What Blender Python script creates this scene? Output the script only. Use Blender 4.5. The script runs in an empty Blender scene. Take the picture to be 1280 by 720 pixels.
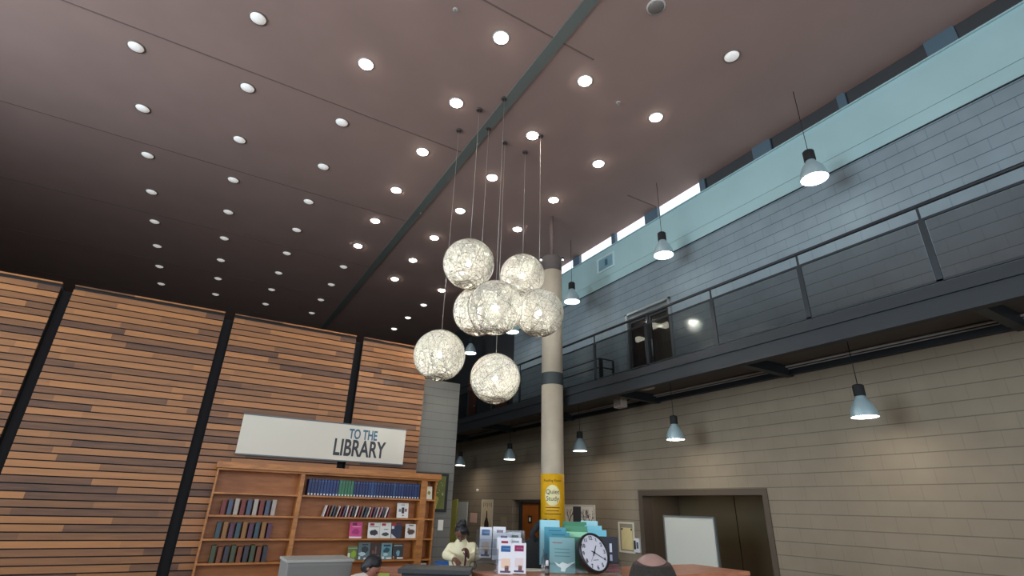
import bpy, math, random
from mathutils import Vector, Matrix
random.seed(7)
R = math.radians
PI = math.pi
scn = bpy.context.scene
COL = scn.collection
# ------------------------------------------------------------------ camera model (1280x720)
FPX = 640.47
YAW, PITCH, ROLL = R(29.94), R(23.25), R(1.747)
FW = Vector((math.sin(YAW)*math.cos(PITCH), math.cos(YAW)*math.cos(PITCH), math.sin(PITCH)))
_r = Vector((math.cos(YAW), -math.sin(YAW), 0)); _u = _r.cross(FW)
RR = _r*math.cos(ROLL) + _u*math.sin(ROLL); UU = -_r*math.sin(ROLL) + _u*math.cos(ROLL)
CAM = Vector((0, 0, 1.6))
cd = bpy.data.cameras.new('camera'); cam = bpy.data.objects.new('camera', cd); COL.objects.link(cam)
cam.matrix_world = Matrix(((RR.x, UU.x, -FW.x, CAM.x), (RR.y, UU.y, -FW.y, CAM.y), (RR.z, UU.z, -FW.z, CAM.z), (0, 0, 0, 1)))
cd.sensor_width = 36; cd.lens = FPX*36/1280; cd.clip_end = 300; cd.clip_start = 0.05
scn.camera = cam
CZ = 8.6      # ceiling height
XW = 8.565    # block wall plane
# ------------------------------------------------------------------ materials
def srgb(c):
    return tuple(((v/255)/12.92 if v/255 <= .04045 else ((v/255+.055)/1.055)**2.4) for v in c)
MATS = {}
def mat(name, c, rough=.6, metal=0, noise=0, nscale=20, bump=0, c2=None, spec=.5, trans=0, coat=0, lin=False):
    if name in MATS: return MATS[name]
    m = bpy.data.materials.new(name); m.use_nodes = True; MATS[name] = m
    nt = m.node_tree; b = nt.nodes['Principled BSDF']
    col = c if lin else srgb(c)
    b.inputs['Base Color'].default_value = (*col, 1)
    b.inputs['Roughness'].default_value = rough; b.inputs['Metallic'].default_value = metal
    b.inputs['Specular IOR Level'].default_value = spec
    b.inputs['Coat Weight'].default_value = coat
    b.inputs['Transmission Weight'].default_value = trans
    tc = nt.nodes.new('ShaderNodeTexCoord')
    nz = nt.nodes.new('ShaderNodeTexNoise'); nz.inputs['Scale'].default_value = nscale; nz.inputs['Detail'].default_value = 5
    nt.links.new(tc.outputs['Object'], nz.inputs['Vector'])
    if noise or c2:
        mx = nt.nodes.new('ShaderNodeMix'); mx.data_type = 'RGBA'
        d = srgb(c2) if c2 else tuple(v*(1-noise) for v in col)
        mx.inputs['A'].default_value = (*col, 1); mx.inputs['B'].default_value = (*d, 1)
        nt.links.new(nz.outputs['Fac'], mx.inputs['Factor']); nt.links.new(mx.outputs['Result'], b.inputs['Base Color'])
    if bump:
        bp = nt.nodes.new('ShaderNodeBump'); bp.inputs['Strength'].default_value = bump; bp.inputs['Distance'].default_value = .01
        nt.links.new(nz.outputs['Fac'], bp.inputs['Height']); nt.links.new(bp.outputs['Normal'], b.inputs['Normal'])
    return m
def emis(name, c, s):
    if name in MATS: return MATS[name]
    m = bpy.data.materials.new(name); m.use_nodes = True; MATS[name] = m
    b = m.node_tree.nodes['Principled BSDF']
    b.inputs['Base Color'].default_value = (.8, .8, .8, 1)
    b.inputs['Emission Color'].default_value = (*c, 1); b.inputs['Emission Strength'].default_value = s
    return m
def glassy(name, tint, transp=.85, rough=.05):
    if name in MATS: return MATS[name]
    m = bpy.data.materials.new(name); m.use_nodes = True; MATS[name] = m
    nt = m.node_tree; nt.nodes.remove(nt.nodes['Principled BSDF'])
    out = nt.nodes['Material Output']
    t = nt.nodes.new('ShaderNodeBsdfTransparent'); t.inputs['Color'].default_value = (*tint, 1)
    g = nt.nodes.new('ShaderNodeBsdfGlossy'); g.inputs['Roughness'].default_value = rough
    mx = nt.nodes.new('ShaderNodeMixShader'); mx.inputs['Fac'].default_value = 1-transp
    nt.links.new(t.outputs[0], mx.inputs[1]); nt.links.new(g.outputs[0], mx.inputs[2]); nt.links.new(mx.outputs[0], out.inputs[0])
    return m
def block_mat(name, c, mortar, axis='yz', c2=None, bw=.41, rh=.205, off=(0, 0), stack=False):
    m = bpy.data.materials.new(name); m.use_nodes = True; MATS[name] = m
    nt = m.node_tree; b = nt.nodes['Principled BSDF']; b.inputs['Roughness'].default_value = .75
    tc = nt.nodes.new('ShaderNodeTexCoord'); sp = nt.nodes.new('ShaderNodeSeparateXYZ'); cb = nt.nodes.new('ShaderNodeCombineXYZ')
    nt.links.new(tc.outputs['Object'], sp.inputs[0])
    nt.links.new(sp.outputs['Y' if axis == 'yz' else 'X'], cb.inputs['X']); nt.links.new(sp.outputs['Z'], cb.inputs['Y'])
    mp = nt.nodes.new('ShaderNodeMapping'); mp.inputs['Location'].default_value = (off[0], off[1], 0)
    nt.links.new(cb.outputs[0], mp.inputs['Vector'])
    br = nt.nodes.new('ShaderNodeTexBrick'); br.inputs['Scale'].default_value = 1
    if stack: br.offset = 0
    br.inputs['Brick Width'].default_value = bw; br.inputs['Row Height'].default_value = rh
    br.inputs['Mortar Size'].default_value = .007; br.inputs['Mortar Smooth'].default_value = .3
    br.inputs['Color1'].default_value = (*srgb(c), 1); br.inputs['Color2'].default_value = (*srgb(c2 or c), 1)
    br.inputs['Mortar'].default_value = (*srgb(mortar), 1)
    nt.links.new(mp.outputs[0], br.inputs['Vector'])
    nz = nt.nodes.new('ShaderNodeTexNoise'); nz.inputs['Scale'].default_value = 2.5; nz.inputs['Detail'].default_value = 6
    nt.links.new(tc.outputs['Object'], nz.inputs['Vector'])
    mx = nt.nodes.new('ShaderNodeMix'); mx.data_type = 'RGBA'; mx.blend_type = 'MULTIPLY'; mx.inputs['Factor'].default_value = .35
    b2 = nt.nodes.new('ShaderNodeTexBrick')          # bed joints read stronger than the upright ones
    for k_ in ('Scale', 'Row Height', 'Mortar Smooth'): b2.inputs[k_].default_value = br.inputs[k_].default_value
    b2.inputs['Mortar Size'].default_value = .008; b2.inputs['Brick Width'].default_value = 80
    b2.inputs['Color1'].default_value = b2.inputs['Color2'].default_value = (*srgb(c), 1)
    b2.inputs['Mortar'].default_value = (*[v*.8 for v in srgb(mortar)], 1)
    nt.links.new(mp.outputs[0], b2.inputs['Vector'])
    mb2 = nt.nodes.new('ShaderNodeMix'); mb2.data_type = 'RGBA'; mb2.inputs['Factor'].default_value = .62
    nt.links.new(br.outputs['Color'], mb2.inputs['A']); nt.links.new(b2.outputs['Color'], mb2.inputs['B'])
    nt.links.new(mb2.outputs['Result'], mx.inputs['A'])
    hs = nt.nodes.new('ShaderNodeRGBToBW'); nt.links.new(nz.outputs['Color'], hs.inputs[0]); nt.links.new(hs.outputs[0], mx.inputs['B'])
    nt.links.new(mx.outputs['Result'], b.inputs['Base Color'])
    bp = nt.nodes.new('ShaderNodeBump'); bp.inputs['Strength'].default_value = .25; bp.inputs['Distance'].default_value = .006; bp.invert = True
    nt.links.new(b2.outputs['Fac'], bp.inputs['Height']); nt.links.new(bp.outputs['Normal'], b.inputs['Normal'])
    return m
def wood_mat(name, ca, cb_, pitch=None, stretch=(1, 12, 12), rough=.5, seg=1.6, gloss=0):
    m = bpy.data.materials.new(name); m.use_nodes = True; MATS[name] = m
    nt = m.node_tree; b = nt.nodes['Principled BSDF']; b.inputs['Roughness'].default_value = rough
    b.inputs['Coat Weight'].default_value = gloss
    tc = nt.nodes.new('ShaderNodeTexCoord'); mp = nt.nodes.new('ShaderNodeMapping'); mp.inputs['Scale'].default_value = stretch
    nt.links.new(tc.outputs['Object'], mp.inputs['Vector'])
    nz = nt.nodes.new('ShaderNodeTexNoise'); nz.inputs['Scale'].default_value = 3; nz.inputs['Detail'].default_value = 6
    nt.links.new(mp.outputs[0], nz.inputs['Vector'])
    cr = nt.nodes.new('ShaderNodeValToRGB'); cr.color_ramp.elements[0].position = .3; cr.color_ramp.elements[1].position = .72
    cr.color_ramp.elements[0].color = (*srgb(ca), 1); cr.color_ramp.elements[1].color = (*srgb(cb_), 1)
    if pitch:
        # each slat (and each board length along it) has its own tone
        sp = nt.nodes.new('ShaderNodeSeparateXYZ'); nt.links.new(tc.outputs['Object'], sp.inputs[0])
        def fl(sock, div, add=None):
            d = nt.nodes.new('ShaderNodeMath'); d.operation = 'DIVIDE'; nt.links.new(sock, d.inputs[0]); d.inputs[1].default_value = div
            s = d.outputs[0]
            if add is not None:
                a = nt.nodes.new('ShaderNodeMath'); a.operation = 'ADD'; nt.links.new(s, a.inputs[0]); nt.links.new(add, a.inputs[1]); s = a.outputs[0]
            f = nt.nodes.new('ShaderNodeMath'); f.operation = 'FLOOR'; nt.links.new(s, f.inputs[0]); return f.outputs[0]
        z = fl(sp.outputs['Z'], pitch)
        wn0 = nt.nodes.new('ShaderNodeTexWhiteNoise'); wn0.noise_dimensions = '1D'; nt.links.new(z, wn0.inputs['W'])
        x = fl(sp.outputs['X'], seg, wn0.outputs['Value'])
        cb = nt.nodes.new('ShaderNodeCombineXYZ'); nt.links.new(x, cb.inputs[0]); nt.links.new(z, cb.inputs[1])
        wn = nt.nodes.new('ShaderNodeTexWhiteNoise'); wn.noise_dimensions = '2D'; nt.links.new(cb.outputs[0], wn.inputs['Vector'])
        mm = nt.nodes.new('ShaderNodeMath'); mm.operation = 'MULTIPLY_ADD'; mm.inputs[1].default_value = .62
        nt.links.new(wn.outputs['Value'], mm.inputs[0])
        m2 = nt.nodes.new('ShaderNodeMath'); m2.operation = 'MULTIPLY'; m2.inputs[1].default_value = .4
        nt.links.new(nz.outputs['Fac'], m2.inputs[0]); nt.links.new(m2.outputs[0], mm.inputs[2])
        nt.links.new(mm.outputs[0], cr.inputs[0])
        cr.color_ramp.elements[0].position = .15; cr.color_ramp.elements[1].position = .85
    else:
        nt.links.new(nz.outputs['Fac'], cr.inputs[0])
    nt.links.new(cr.outputs[0], b.inputs['Base Color'])
    return m

M_ceil = mat('ceiling_stain', (166, 138, 130), .8, noise=.18, nscale=1.2)
M_slot = mat('slot_metal', (112, 118, 114), .6, noise=.1, nscale=3)
M_joint = mat('joint_dark', (112, 94, 88), .8)
M_blk_up = block_mat('block_upper', (144, 160, 168), (98, 112, 120), c2=(142, 158, 166))  # bluish daylight cast mixed into the grey block colour
M_blk_lo = block_mat('block_lower', (152, 138, 118), (124, 112, 94), c2=(149, 135, 115), off=(.1, .0))  # same grey block, with the warm lamp cast put into its colour
M_blk_part = block_mat('block_partition', (122, 121, 115), (104, 102, 98), axis='xz', c2=(120, 119, 113), bw=.31, rh=.155, stack=True)
M_paint = mat('pale_blue_paint', (172, 205, 208), .7, noise=.12, nscale=1.5)
M_farshade = mat('charcoal_cladding', (52, 56, 60), .7, noise=.15, nscale=2)  # dark tone carries the fall-off of daylight along the far wall
M_plain = mat('plain_wall', (120, 112, 104), .8, noise=.1, nscale=2)
M_floor = mat('carpet_floor', (158, 146, 134), .95, noise=.3, nscale=60, bump=.3)
M_slat = wood_mat('slat_wood', (74, 44, 27), (172, 114, 64), pitch=.096, stretch=(.7, 8, 8), rough=.45)
M_case = wood_mat('case_oak', (150, 92, 42), (190, 125, 64), stretch=(1.5, 8, 8), rough=.42)
M_caseb = wood_mat('case_back_oak', (160, 96, 48), (186, 120, 66), stretch=(1.2, 6, 6), rough=.5)
M_door = wood_mat('door_wood', (120, 66, 24), (156, 90, 36), stretch=(6, 6, 1), rough=.4)
M_counter = wood_mat('counter_wood', (176, 110, 82), (206, 142, 110), stretch=(2, 8, 8), rough=.35)
M_black = mat('black_plastic', (20, 20, 22), .4)
M_blackm = mat('black_matte', (26, 26, 28), .8)
M_steel = mat('dark_steel', (40, 45, 50), .45, metal=.3)
M_fascia = mat('fascia_steel', (36, 41, 46), .6, noise=.2, nscale=2)
M_soffit = mat('soffit_paint', (84, 78, 74), .8, noise=.1, nscale=3)
M_alu = mat('brushed_aluminium', (180, 190, 195), .3, metal=.8)
M_white = mat('white_plastic', (225, 225, 228), .4)
M_paper = mat('white_paper', (235, 232, 222), .8)
M_conc = mat('cast_concrete', (196, 184, 164), .75, c2=(168, 156, 138), nscale=3, bump=.1)
M_collar = mat('dark_collar', (52, 58, 60), .6)
M_yellow = mat('yellow_vinyl', (226, 172, 18), .5)
M_cream = mat('cream_vinyl', (240, 232, 180), .6)
M_ink = mat('brown_ink', (70, 50, 20), .8)
M_glass = glassy('clear_glass', (.97, .98, 1), .93)
M_dimpane = glassy('shaded_glass', (.14, .15, .16), .9, .3)  # dark tint added to dim the nearer clerestory panes
M_tint = glassy('tinted_glass_panel', (.66, .67, .67), .93, .12)
M_doorglass = glassy('door_glass', (.6, .63, .66), .82, .06)
M_acry = glassy('clear_acrylic', (.93, .95, .97), .86, .08)
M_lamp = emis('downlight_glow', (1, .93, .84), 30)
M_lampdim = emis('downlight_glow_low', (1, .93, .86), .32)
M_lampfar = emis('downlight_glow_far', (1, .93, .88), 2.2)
M_off = mat('unlit_lens', (120, 112, 106), .3)
M_trim = mat('lamp_trim', (205, 198, 190), .5)
M_pend = emis('pendant_glow', (1, .98, .94), 12)
M_bulb = emis('globe_bulb_glow', (1, .97, .9), 1650)
M_warmpanel = emis('corridor_light_glow', (1, .86, .62), 2.6)

# ------------------------------------------------------------------ mesh builder
class MB:
    def __init__(s): s.v = []; s.f = []; s.sm = []
    def add(s, vs, fs, smooth=False, M=None):
        o = len(s.v)
        s.v += [tuple(M @ Vector(v)) if M else tuple(v) for v in vs]
        s.f += [tuple(i+o for i in f) for f in fs]; s.sm += [smooth]*len(fs); return s
    def box(s, x0, x1, y0, y1, z0, z1, M=None):
        v = [(x0, y0, z0), (x1, y0, z0), (x1, y1, z0), (x0, y1, z0), (x0, y0, z1), (x1, y0, z1), (x1, y1, z1), (x0, y1, z1)]
        return s.add(v, [(0, 3, 2, 1), (4, 5, 6, 7), (0, 1, 5, 4), (1, 2, 6, 5), (2, 3, 7, 6), (3, 0, 4, 7)], False, M)
    def lathe(s, prof, n=24, M=None, cap=True, smooth=True):
        vs = []; fs = []
        for r, z in prof:
            for i in range(n):
                a = 2*PI*i/n; vs.append((r*math.cos(a), r*math.sin(a), z))
        for k in range(len(prof)-1):
            for i in range(n):
                j = (i+1) % n; fs.append((k*n+i, k*n+j, (k+1)*n+j, (k+1)*n+i))
        s.add(vs, fs, smooth, M)
        if cap:
            o = len(s.v)-len(vs)
            s.f.append(tuple(o+i for i in range(n))[::-1]); s.sm.append(False)
            s.f.append(tuple(o+(len(prof)-1)*n+i for i in range(n))); s.sm.append(False)
        return s
    def tube(s, pts, r, n=8, closed=False, cap=True):
        pts = [Vector(p) for p in pts]; m = len(pts); vs = []; fs = []; up = None
        for i, p in enumerate(pts):
            a = pts[(i-1) % m] if (closed or i > 0) else p; b = pts[(i+1) % m] if (closed or i < m-1) else p
            t = (b-a).normalized()
            if up is None: up = t.orthogonal().normalized()
            up = (up - t*up.dot(t)).normalized(); w = t.cross(up)
            rr = r[i] if isinstance(r, (list, tuple)) else r
            for k in range(n):
                q = 2*PI*k/n; vs.append(p + (up*math.cos(q)+w*math.sin(q))*rr)
        for i in range(m if closed else m-1):
            for k in range(n):
                a, b = i*n+k, i*n+(k+1) % n; c = ((i+1) % m)*n
                fs.append((a, b, c+(k+1) % n, c+k))
        s.add(vs, fs, True)
        if cap and not closed:
            o = len(s.v)-len(vs)
            s.f.append(tuple(o+k for k in range(n))[::-1]); s.sm.append(False)
            s.f.append(tuple(o+(m-1)*n+k for k in range(n))); s.sm.append(False)
        return s
    def sphere(s, c, r, nu=20, nv=12, M=None, fn=None):
        vs = []; fs = []
        rx, ry, rz = (r, r, r) if not isinstance(r, (list, tuple)) else r
        for j in range(nv+1):
            t = PI*j/nv
            for i in range(nu):
                a = 2*PI*i/nu
                d = Vector((math.sin(t)*math.cos(a), math.sin(t)*math.sin(a), math.cos(t)))
                p = Vector((d.x*rx, d.y*ry, d.z*rz))
                if fn: p = fn(d, p)
                vs.append(p + Vector(c))
        for j in range(nv):
            for i in range(nu):
                k = (i+1) % nu; fs.append((j*nu+i, (j+1)*nu+i, (j+1)*nu+k, j*nu+k))
        return s.add(vs, fs, True, M)
    def poly(s, pts, h, M=None):     # prism: outline in xz extruded along +y by h
        n = len(pts); v = [(p[0], 0, p[1]) for p in pts] + [(p[0], h, p[1]) for p in pts]
        f = [tuple(range(n)), tuple(range(2*n-1, n-1, -1))] + [(i, i+n, (i+1) % n+n, (i+1) % n) for i in range(n)]
        return s.add(v, f, False, M)
    def build(s, name, m, parent=None, bevel=0):
        me = bpy.data.meshes.new(name); me.from_pydata(s.v, [], s.f)
        for p, k in zip(me.polygons, s.sm): p.use_smooth = k
        me.materials.append(m); me.update()
        o = bpy.data.objects.new(name, me); COL.objects.link(o)
        if parent: o.parent = parent
        if bevel:
            b = o.modifiers.new('bevel', 'BEVEL'); b.width = bevel; b.segments = 2; b.limit_method = 'ANGLE'
        return o
def tag(o, label=None, cat=None, group=None, kind=None):
    if label: o['label'] = label
    if cat: o['category'] = cat
    if group: o['group'] = group
    if kind: o['kind'] = kind
    return o
def thing(name, label, cat, loc=(0, 0, 0), rotz=0, group=None):
    o = bpy.data.objects.new(name, None); COL.objects.link(o); o.empty_display_size = .1
    o.location = loc; o.rotation_euler = (0, 0, rotz)
    return tag(o, label, cat, group)
def struct(o): o['kind'] = 'structure'; return o
def box(name, m, x0, x1, y0, y1, z0, z1, parent=None, bevel=0): return MB().box(x0, x1, y0, y1, z0, z1).build(name, m, parent, bevel)
def copy_thing(o, label=None, group=None, loc=None, rot=None):
    c = o.copy(); COL.objects.link(c)
    if loc is not None: c.location = loc
    if rot is not None: c.rotation_euler = rot
    if label: c['label'] = label
    if group: c['group'] = group
    for ch in list(o.children):
        d = ch.copy(); COL.objects.link(d); d.parent = c
        for g in list(ch.children):
            e = g.copy(); COL.objects.link(e); e.parent = d
    return c
def T(x, y, z): return Matrix.Translation((x, y, z))
def ray(px, py): return (RR*(px-640) - UU*(py-360))/FPX + FW
def P(px, py, rng):               # point at a horizontal range, used to read positions off the photograph
    d = ray(px, py); return CAM + d*(rng/math.hypot(d.x, d.y))
def AY(px, py, v): d = ray(px, py); return CAM + d*((v-CAM.y)/d.y)
def AX(px, py, v): d = ray(px, py); return CAM + d*((v-CAM.x)/d.x)
def text(name, body, size, m, parent=None, sx=1.0, M=None, bend=None, depth=.002, align='CENTER', bold=0):
    cu = bpy.data.curves.new(name, 'FONT'); cu.body = body; cu.size = size; cu.extrude = depth; cu.align_x = align; cu.align_y = 'CENTER'
    cu.offset = bold
    t = bpy.data.objects.new('tmp', cu); COL.objects.link(t)
    dg = bpy.context.evaluated_depsgraph_get(); dg.update()
    me = bpy.data.meshes.new_from_object(t.evaluated_get(dg)); bpy.data.objects.remove(t)
    for v in me.vertices:           # lettering lies in xz, facing -y
        x, y, z = v.co; p = Vector((x*sx, -z, y))
        if bend: p = bend(p)
        if M: p = M @ p
        v.co = p
    me.name = name; me.materials.clear(); me.materials.append(m)
    o = bpy.data.objects.new(name, me); COL.objects.link(o)
    if parent: o.parent = parent
    return o

def wall_boxes(a0, a1, z0, z1, holes):      # rectangular wall minus rectangular holes
    As = sorted({a0, a1, *[h[0] for h in holes], *[h[1] for h in holes]}); Zs = sorted({z0, z1, *[h[2] for h in holes], *[h[3] for h in holes]})
    As = [a for a in As if a0 <= a <= a1]; Zs = [z for z in Zs if z0 <= z <= z1]
    out = []
    for i in range(len(As)-1):
        for j in range(len(Zs)-1):
            ca, cz = (As[i]+As[i+1])/2, (Zs[j]+Zs[j+1])/2
            if not any(h[0] < ca < h[1] and h[2] < cz < h[3] for h in holes): out.append((As[i], As[i+1], Zs[j], Zs[j+1]))
    return out

# ------------------------------------------------------------------ room shell
Y0, Y1, X0 = -7.0, 26.0, -9.0
struct(box('floor', M_floor, X0-.3, XW+3.5, Y0-.3, Y1+.3, -.2, 0))
ceil = struct(box('ceiling', M_ceil, X0-.3, XW-.0, Y0-.3, Y1+.3, CZ, CZ+.2))
struct(box('trim_13', M_ceil, XW, XW+.3, Y0-.3, -2.0, CZ, CZ+.2)); struct(box('trim_14', M_ceil, XW, XW+.3, 14.6, Y1+.3, CZ, CZ+.2))
# ceiling slot and panel joints
struct(box('trim_1', M_slot, 3.46, 3.66, Y0, Y1, CZ-.025, CZ))
mb = MB()
for k in range(-2, 6):
    yy = 4.93 + 3.437*k
    mb.box(X0, 3.46, yy-.012, yy+.012, CZ-.006, CZ)
mb.box(3.66, 4.3, 4.918, 4.942, CZ-.006, CZ); mb.box(7.55, 8.5, 7.66, 7.69, CZ-.006, CZ)
struct(mb.build('trim_2', M_joint))
# right wall: ground floor, upper floor, clerestory
mb = MB()
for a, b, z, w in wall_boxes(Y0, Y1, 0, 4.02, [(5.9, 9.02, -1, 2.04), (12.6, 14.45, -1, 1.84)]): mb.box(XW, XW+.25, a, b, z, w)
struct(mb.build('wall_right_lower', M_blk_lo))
mb = MB()
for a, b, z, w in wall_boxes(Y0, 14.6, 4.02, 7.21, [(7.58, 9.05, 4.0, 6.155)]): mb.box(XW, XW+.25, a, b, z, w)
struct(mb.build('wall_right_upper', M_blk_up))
box_ = MB().box(XW-.03, XW+.25, Y0, 14.6, 7.21, 7.455).box(XW-.012, XW+.25, Y0, 14.6, 7.475, 8.0).box(XW-.012, XW+.03, Y0, 14.6, 8.0, 8.30)
struct(box_.build('wall_right_band', M_paint))
struct(box('trim_3', mat('shadow_gap', (50, 60, 66), .8), XW-.005, XW+.25, Y0, 14.6, 7.455, 7.475))
struct(box('trim_4', mat('shadow_gap', (50, 60, 66), .8), XW-.032, XW-.01, Y0, 14.6, 7.20, 7.214))
struct(box('wall_right_far', M_farshade, XW, XW+.25, 14.6, Y1, 4.02, CZ))  # wall past the clerestory, its shade put into the base colour
struct(box('trim_5', M_paint, XW-.05, XW+.03, Y0, 14.6, 8.28, 8.305))
# clerestory panes between posts
posts = []
yy = 14.45
for c, h in [(14.1, .2), (12.5, .07), (11.0, .15), (9.33, .07), (7.9, .22), (6.3, .07), (4.8, .2), (3.2, .07), (1.7, .2), (.1, .07), (-1.4, .2)]: posts.append((c-h, c+h))
mb = MB()
for a, b in posts: mb.box(XW-.045, XW+.05, a, b, 8.305, CZ+.2)
mb.box(XW-.03, XW+.2, Y0, -2.0, 8.325, CZ)
struct(mb.build('trim_6', mat('mullion_slate', (84, 104, 118), .6)))
edges = [14.6] + [v for p in posts for v in (p[1], p[0])] + [-2.0]
n = 1
for i in range(0, len(edges)-1, 2):
    a, b = edges[i+1], edges[i]
    if b-a < .1: continue
    w = box('window_%d' % n, M_glass if b > 7.0 else M_dimpane, XW-.006, XW-.0, a, b, 8.305, CZ+.2); struct(w); n += 1
# far wall, left wall, wall behind the camera; unseen tall windows added for fill
struct(box('wall_far', M_farshade, X0, XW+.3, Y1, Y1+.25, 0, CZ))
fill_wins_b = [(-7.6, -5.2), (-4.4, -2.0), (-1.2, 1.2), (2.0, 4.4), (5.2, 7.6)]
mb = MB()
for a, b, z, w in wall_boxes(X0, XW+.3, 0, CZ, [(a, b, .9, 7.4) for a, b in fill_wins_b]): mb.box(a, b, Y0-.25, Y0, z, w)
struct(mb.build('wall_behind', M_plain))
fill_wins_l = [(2.2, 4.9), (5.9, 8.6)]
mb = MB()
for a, b, z, w in wall_boxes(Y0, Y1, 0, CZ, [(a, b, .9, 7.4) for a, b in fill_wins_l]): mb.box(X0-.25, X0, a, b, z, w)
struct(mb.build('wall_left', M_plain))
for a, b in fill_wins_b: struct(box('window_%d' % n, M_glass, a, b, Y0-.14, Y0-.13, .9, 7.4)); n += 1
for a, b in fill_wins_l: struct(box('window_%d' % n, M_glass, X0-.14, X0-.13, a, b, .9, 7.4)); n += 1

# ------------------------------------------------------------------ upper right: vent, door with glazing
vt = thing('wall_vent', 'pale rectangular louvred vent high on the blue painted wall band', 'vent', (XW-.012, 9.7, 7.88))
MB().box(-.03, 0, -.36, -.3, -.22, .22).box(-.03, 0, .3, .36, -.22, .22).box(-.03, 0, -.3, .3, -.22, -.17).box(-.03, 0, -.3, .3, .17, .22).build('vent_frame', mat('vent_white', (200, 222, 226), .5), vt)
m_ = MB()
for k in range(9): m_.box(-.02, -.008, -.3, .3, -.165+k*.037, -.145+k*.037)
m_.box(-.008, 0, -.3, .3, -.17, .17)
m_.build('louvres', mat('vent_louvre', (140, 178, 190), .5), vt)
box('damper', mat('vent_dark', (70, 110, 130), .6), -.026, -.006, -.08, .02, -.08, .1, vt)

# alcove rooms behind the wall openings
struct(MB().box(XW+.25, XW+3.2, 7.0, 7.1, 4.0, 6.6).box(XW+.25, XW+3.2, 12.0, 12.1, 4.0, 6.6).box(XW+3.2, XW+3.3, 7.0, 12.1, 4.0, 6.6).box(XW+.25, XW+3.3, 7.0, 12.1, 6.5, 6.6).box(XW+.25, XW+3.3, 7.0, 12.1, 3.95, 4.02).build('wall_upper_vestibule', mat('vestibule_grey', (190, 186, 178), .7)))
fr = MB()
ya, yb, zt = 7.58, 9.05, 6.155
fr.box(XW-.05, XW+.05, ya, ya+.06, 4.03, zt).box(XW-.05, XW+.05, yb-.06, yb, 4.03, zt).box(XW-.05, XW+.05, ya, yb, zt-.05, zt)
fr.box(XW-.02, XW+.05, ya, yb, 5.93, 5.98)
d1 = struct(fr.build('door_1', M_alu))
struct(box('trim_7', mat('header_silver', (150, 158, 160), .35, metal=.7), XW+.01, XW+.03, ya+.06, yb-.06, 5.98, zt-.05))
for a, b in ((ya+.08, 8.3), (8.33, yb-.08)):
    lf = box('door_leaf', M_doorglass, XW+.02, XW+.03, a+.05, b-.05, 4.13, 5.88, d1)
    MB().box(XW, XW+.05, a, a+.05, 4.05, 5.93).box(XW, XW+.05, b-.05, b, 4.05, 5.93).box(XW, XW+.05, a+.05, b-.05, 4.05, 4.13).box(XW, XW+.05, a+.05, b-.05, 5.88, 5.93).build('leaf_frame', mat('door_frame_grey', (70, 74, 78), .4, metal=.4), d1)
    MB().tube([(XW-.05, b-.09 if b < 8.4 else a+.09, 4.9), (XW-.05, b-.09 if b < 8.4 else a+.09, 5.3)], .014).build('pull_handle', M_alu, d1)
for i, (a, b) in enumerate(((817.5, 407.5), (832.5, 406.5), (798, 424))):
    d = ray(a, b); q = CAM + d*((6.49-CAM.z)/d.z)
    t = box('corridor_light', M_warmpanel, q.x-.17, q.x+.17, q.y-.2, q.y+.2, 6.47, 6.498)
    tag(t, ['square warm ceiling light behind the upper glass door, the middle one', 'square warm ceiling light behind the upper glass door, at the door edge', 'dim warm ceiling light deeper behind the upper glass door, nearest the column'][i], 'ceiling light', None)

# upper floor deck, fascia, ledger, soffit
XR = 6.97
struct(box('wall_deck', M_soffit, XR+.06, XW, Y0, Y1, 3.99, 4.10))
struct(MB().box(XR-.06, XR+.06, Y0, Y1, 3.97, 4.12).box(XR-.03, XR+.03, Y0, Y1, 3.80, 3.97).box(XR-.07, XR+.07, Y0, Y1, 3.74, 3.80).build('trim_8', M_fascia))
struct(MB().box(XW-.10, XW, Y0, Y1, 3.84, 3.93).box(XW-.16, XW, Y0, Y1, 3.95, 3.99).build('trim_9', M_steel))
MB_ = MB().tube([(XW-.19, -2, 3.96), (XW-.19, 25, 3.96)], .018, 8).tube([(XW-.125, -2, 3.935), (XW-.125, 25, 3.935)], .01, 8)
tag(MB_.build('conduit_pipe', mat('pipe_grey', (150, 146, 142), .5)), 'thin pale conduit pipes running under the walkway along the block wall', 'pipe')
for k in range(-1, 8):
    struct(box('trim_%d' % (20+k), M_steel, XR, XW, 1.95+3.1*k, 2.07+3.1*k, 3.82, 3.99))
# railing
rail = thing('walkway_railing', 'dark steel railing with tinted infill panels along the upper walkway', 'railing', (XR, 0, 4.12))
MB().tube([(0, Y0+.3, 1.04), (0, Y1-.3, 1.04)], .026, 10).build('handrail', M_steel, rail)
MB().box(-.012, .012, Y0+.3, Y1-.3, .83, .86).build('mid_rail', M_steel, rail)
MB().box(-.012, .012, Y0+.3, Y1-.3, .03, .055).build('bottom_rail', M_steel, rail)
py = [8.41 + 1.56*k for k in range(-9, 11)]
for y in py: MB().box(-.012, .012, y-.035, y+.035, 0, .83).box(-.009, .009, y-.012, y+.012, .86, 1.03).build('post', M_steel, rail)
for a, b in zip(py, py[1:]): MB().box(-.004, .004, a+.045, b-.045, .06, .82).build('infill_panel', M_tint, rail)
sg = thing('stair_guardrail', 'low dark inner guardrail turning a corner behind the walkway railing', 'railing', (7.95, 9.42, 4.1))
for z, nm in ((.92, 'top_rail'), (.70, 'lower_rail')):
    MB().tube([(0, 1.75, z), (0, 0, z), (.42, 0, z)], .017, 8).build(nm, M_steel, sg)
for p in ((0, 1.7), (0, 0), (.06, 0), (.42, 0)): MB().box(p[0]-.02, p[0]+.02, p[1]-.02, p[1]+.02, 0, .91).build('post', M_steel, sg)
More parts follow.
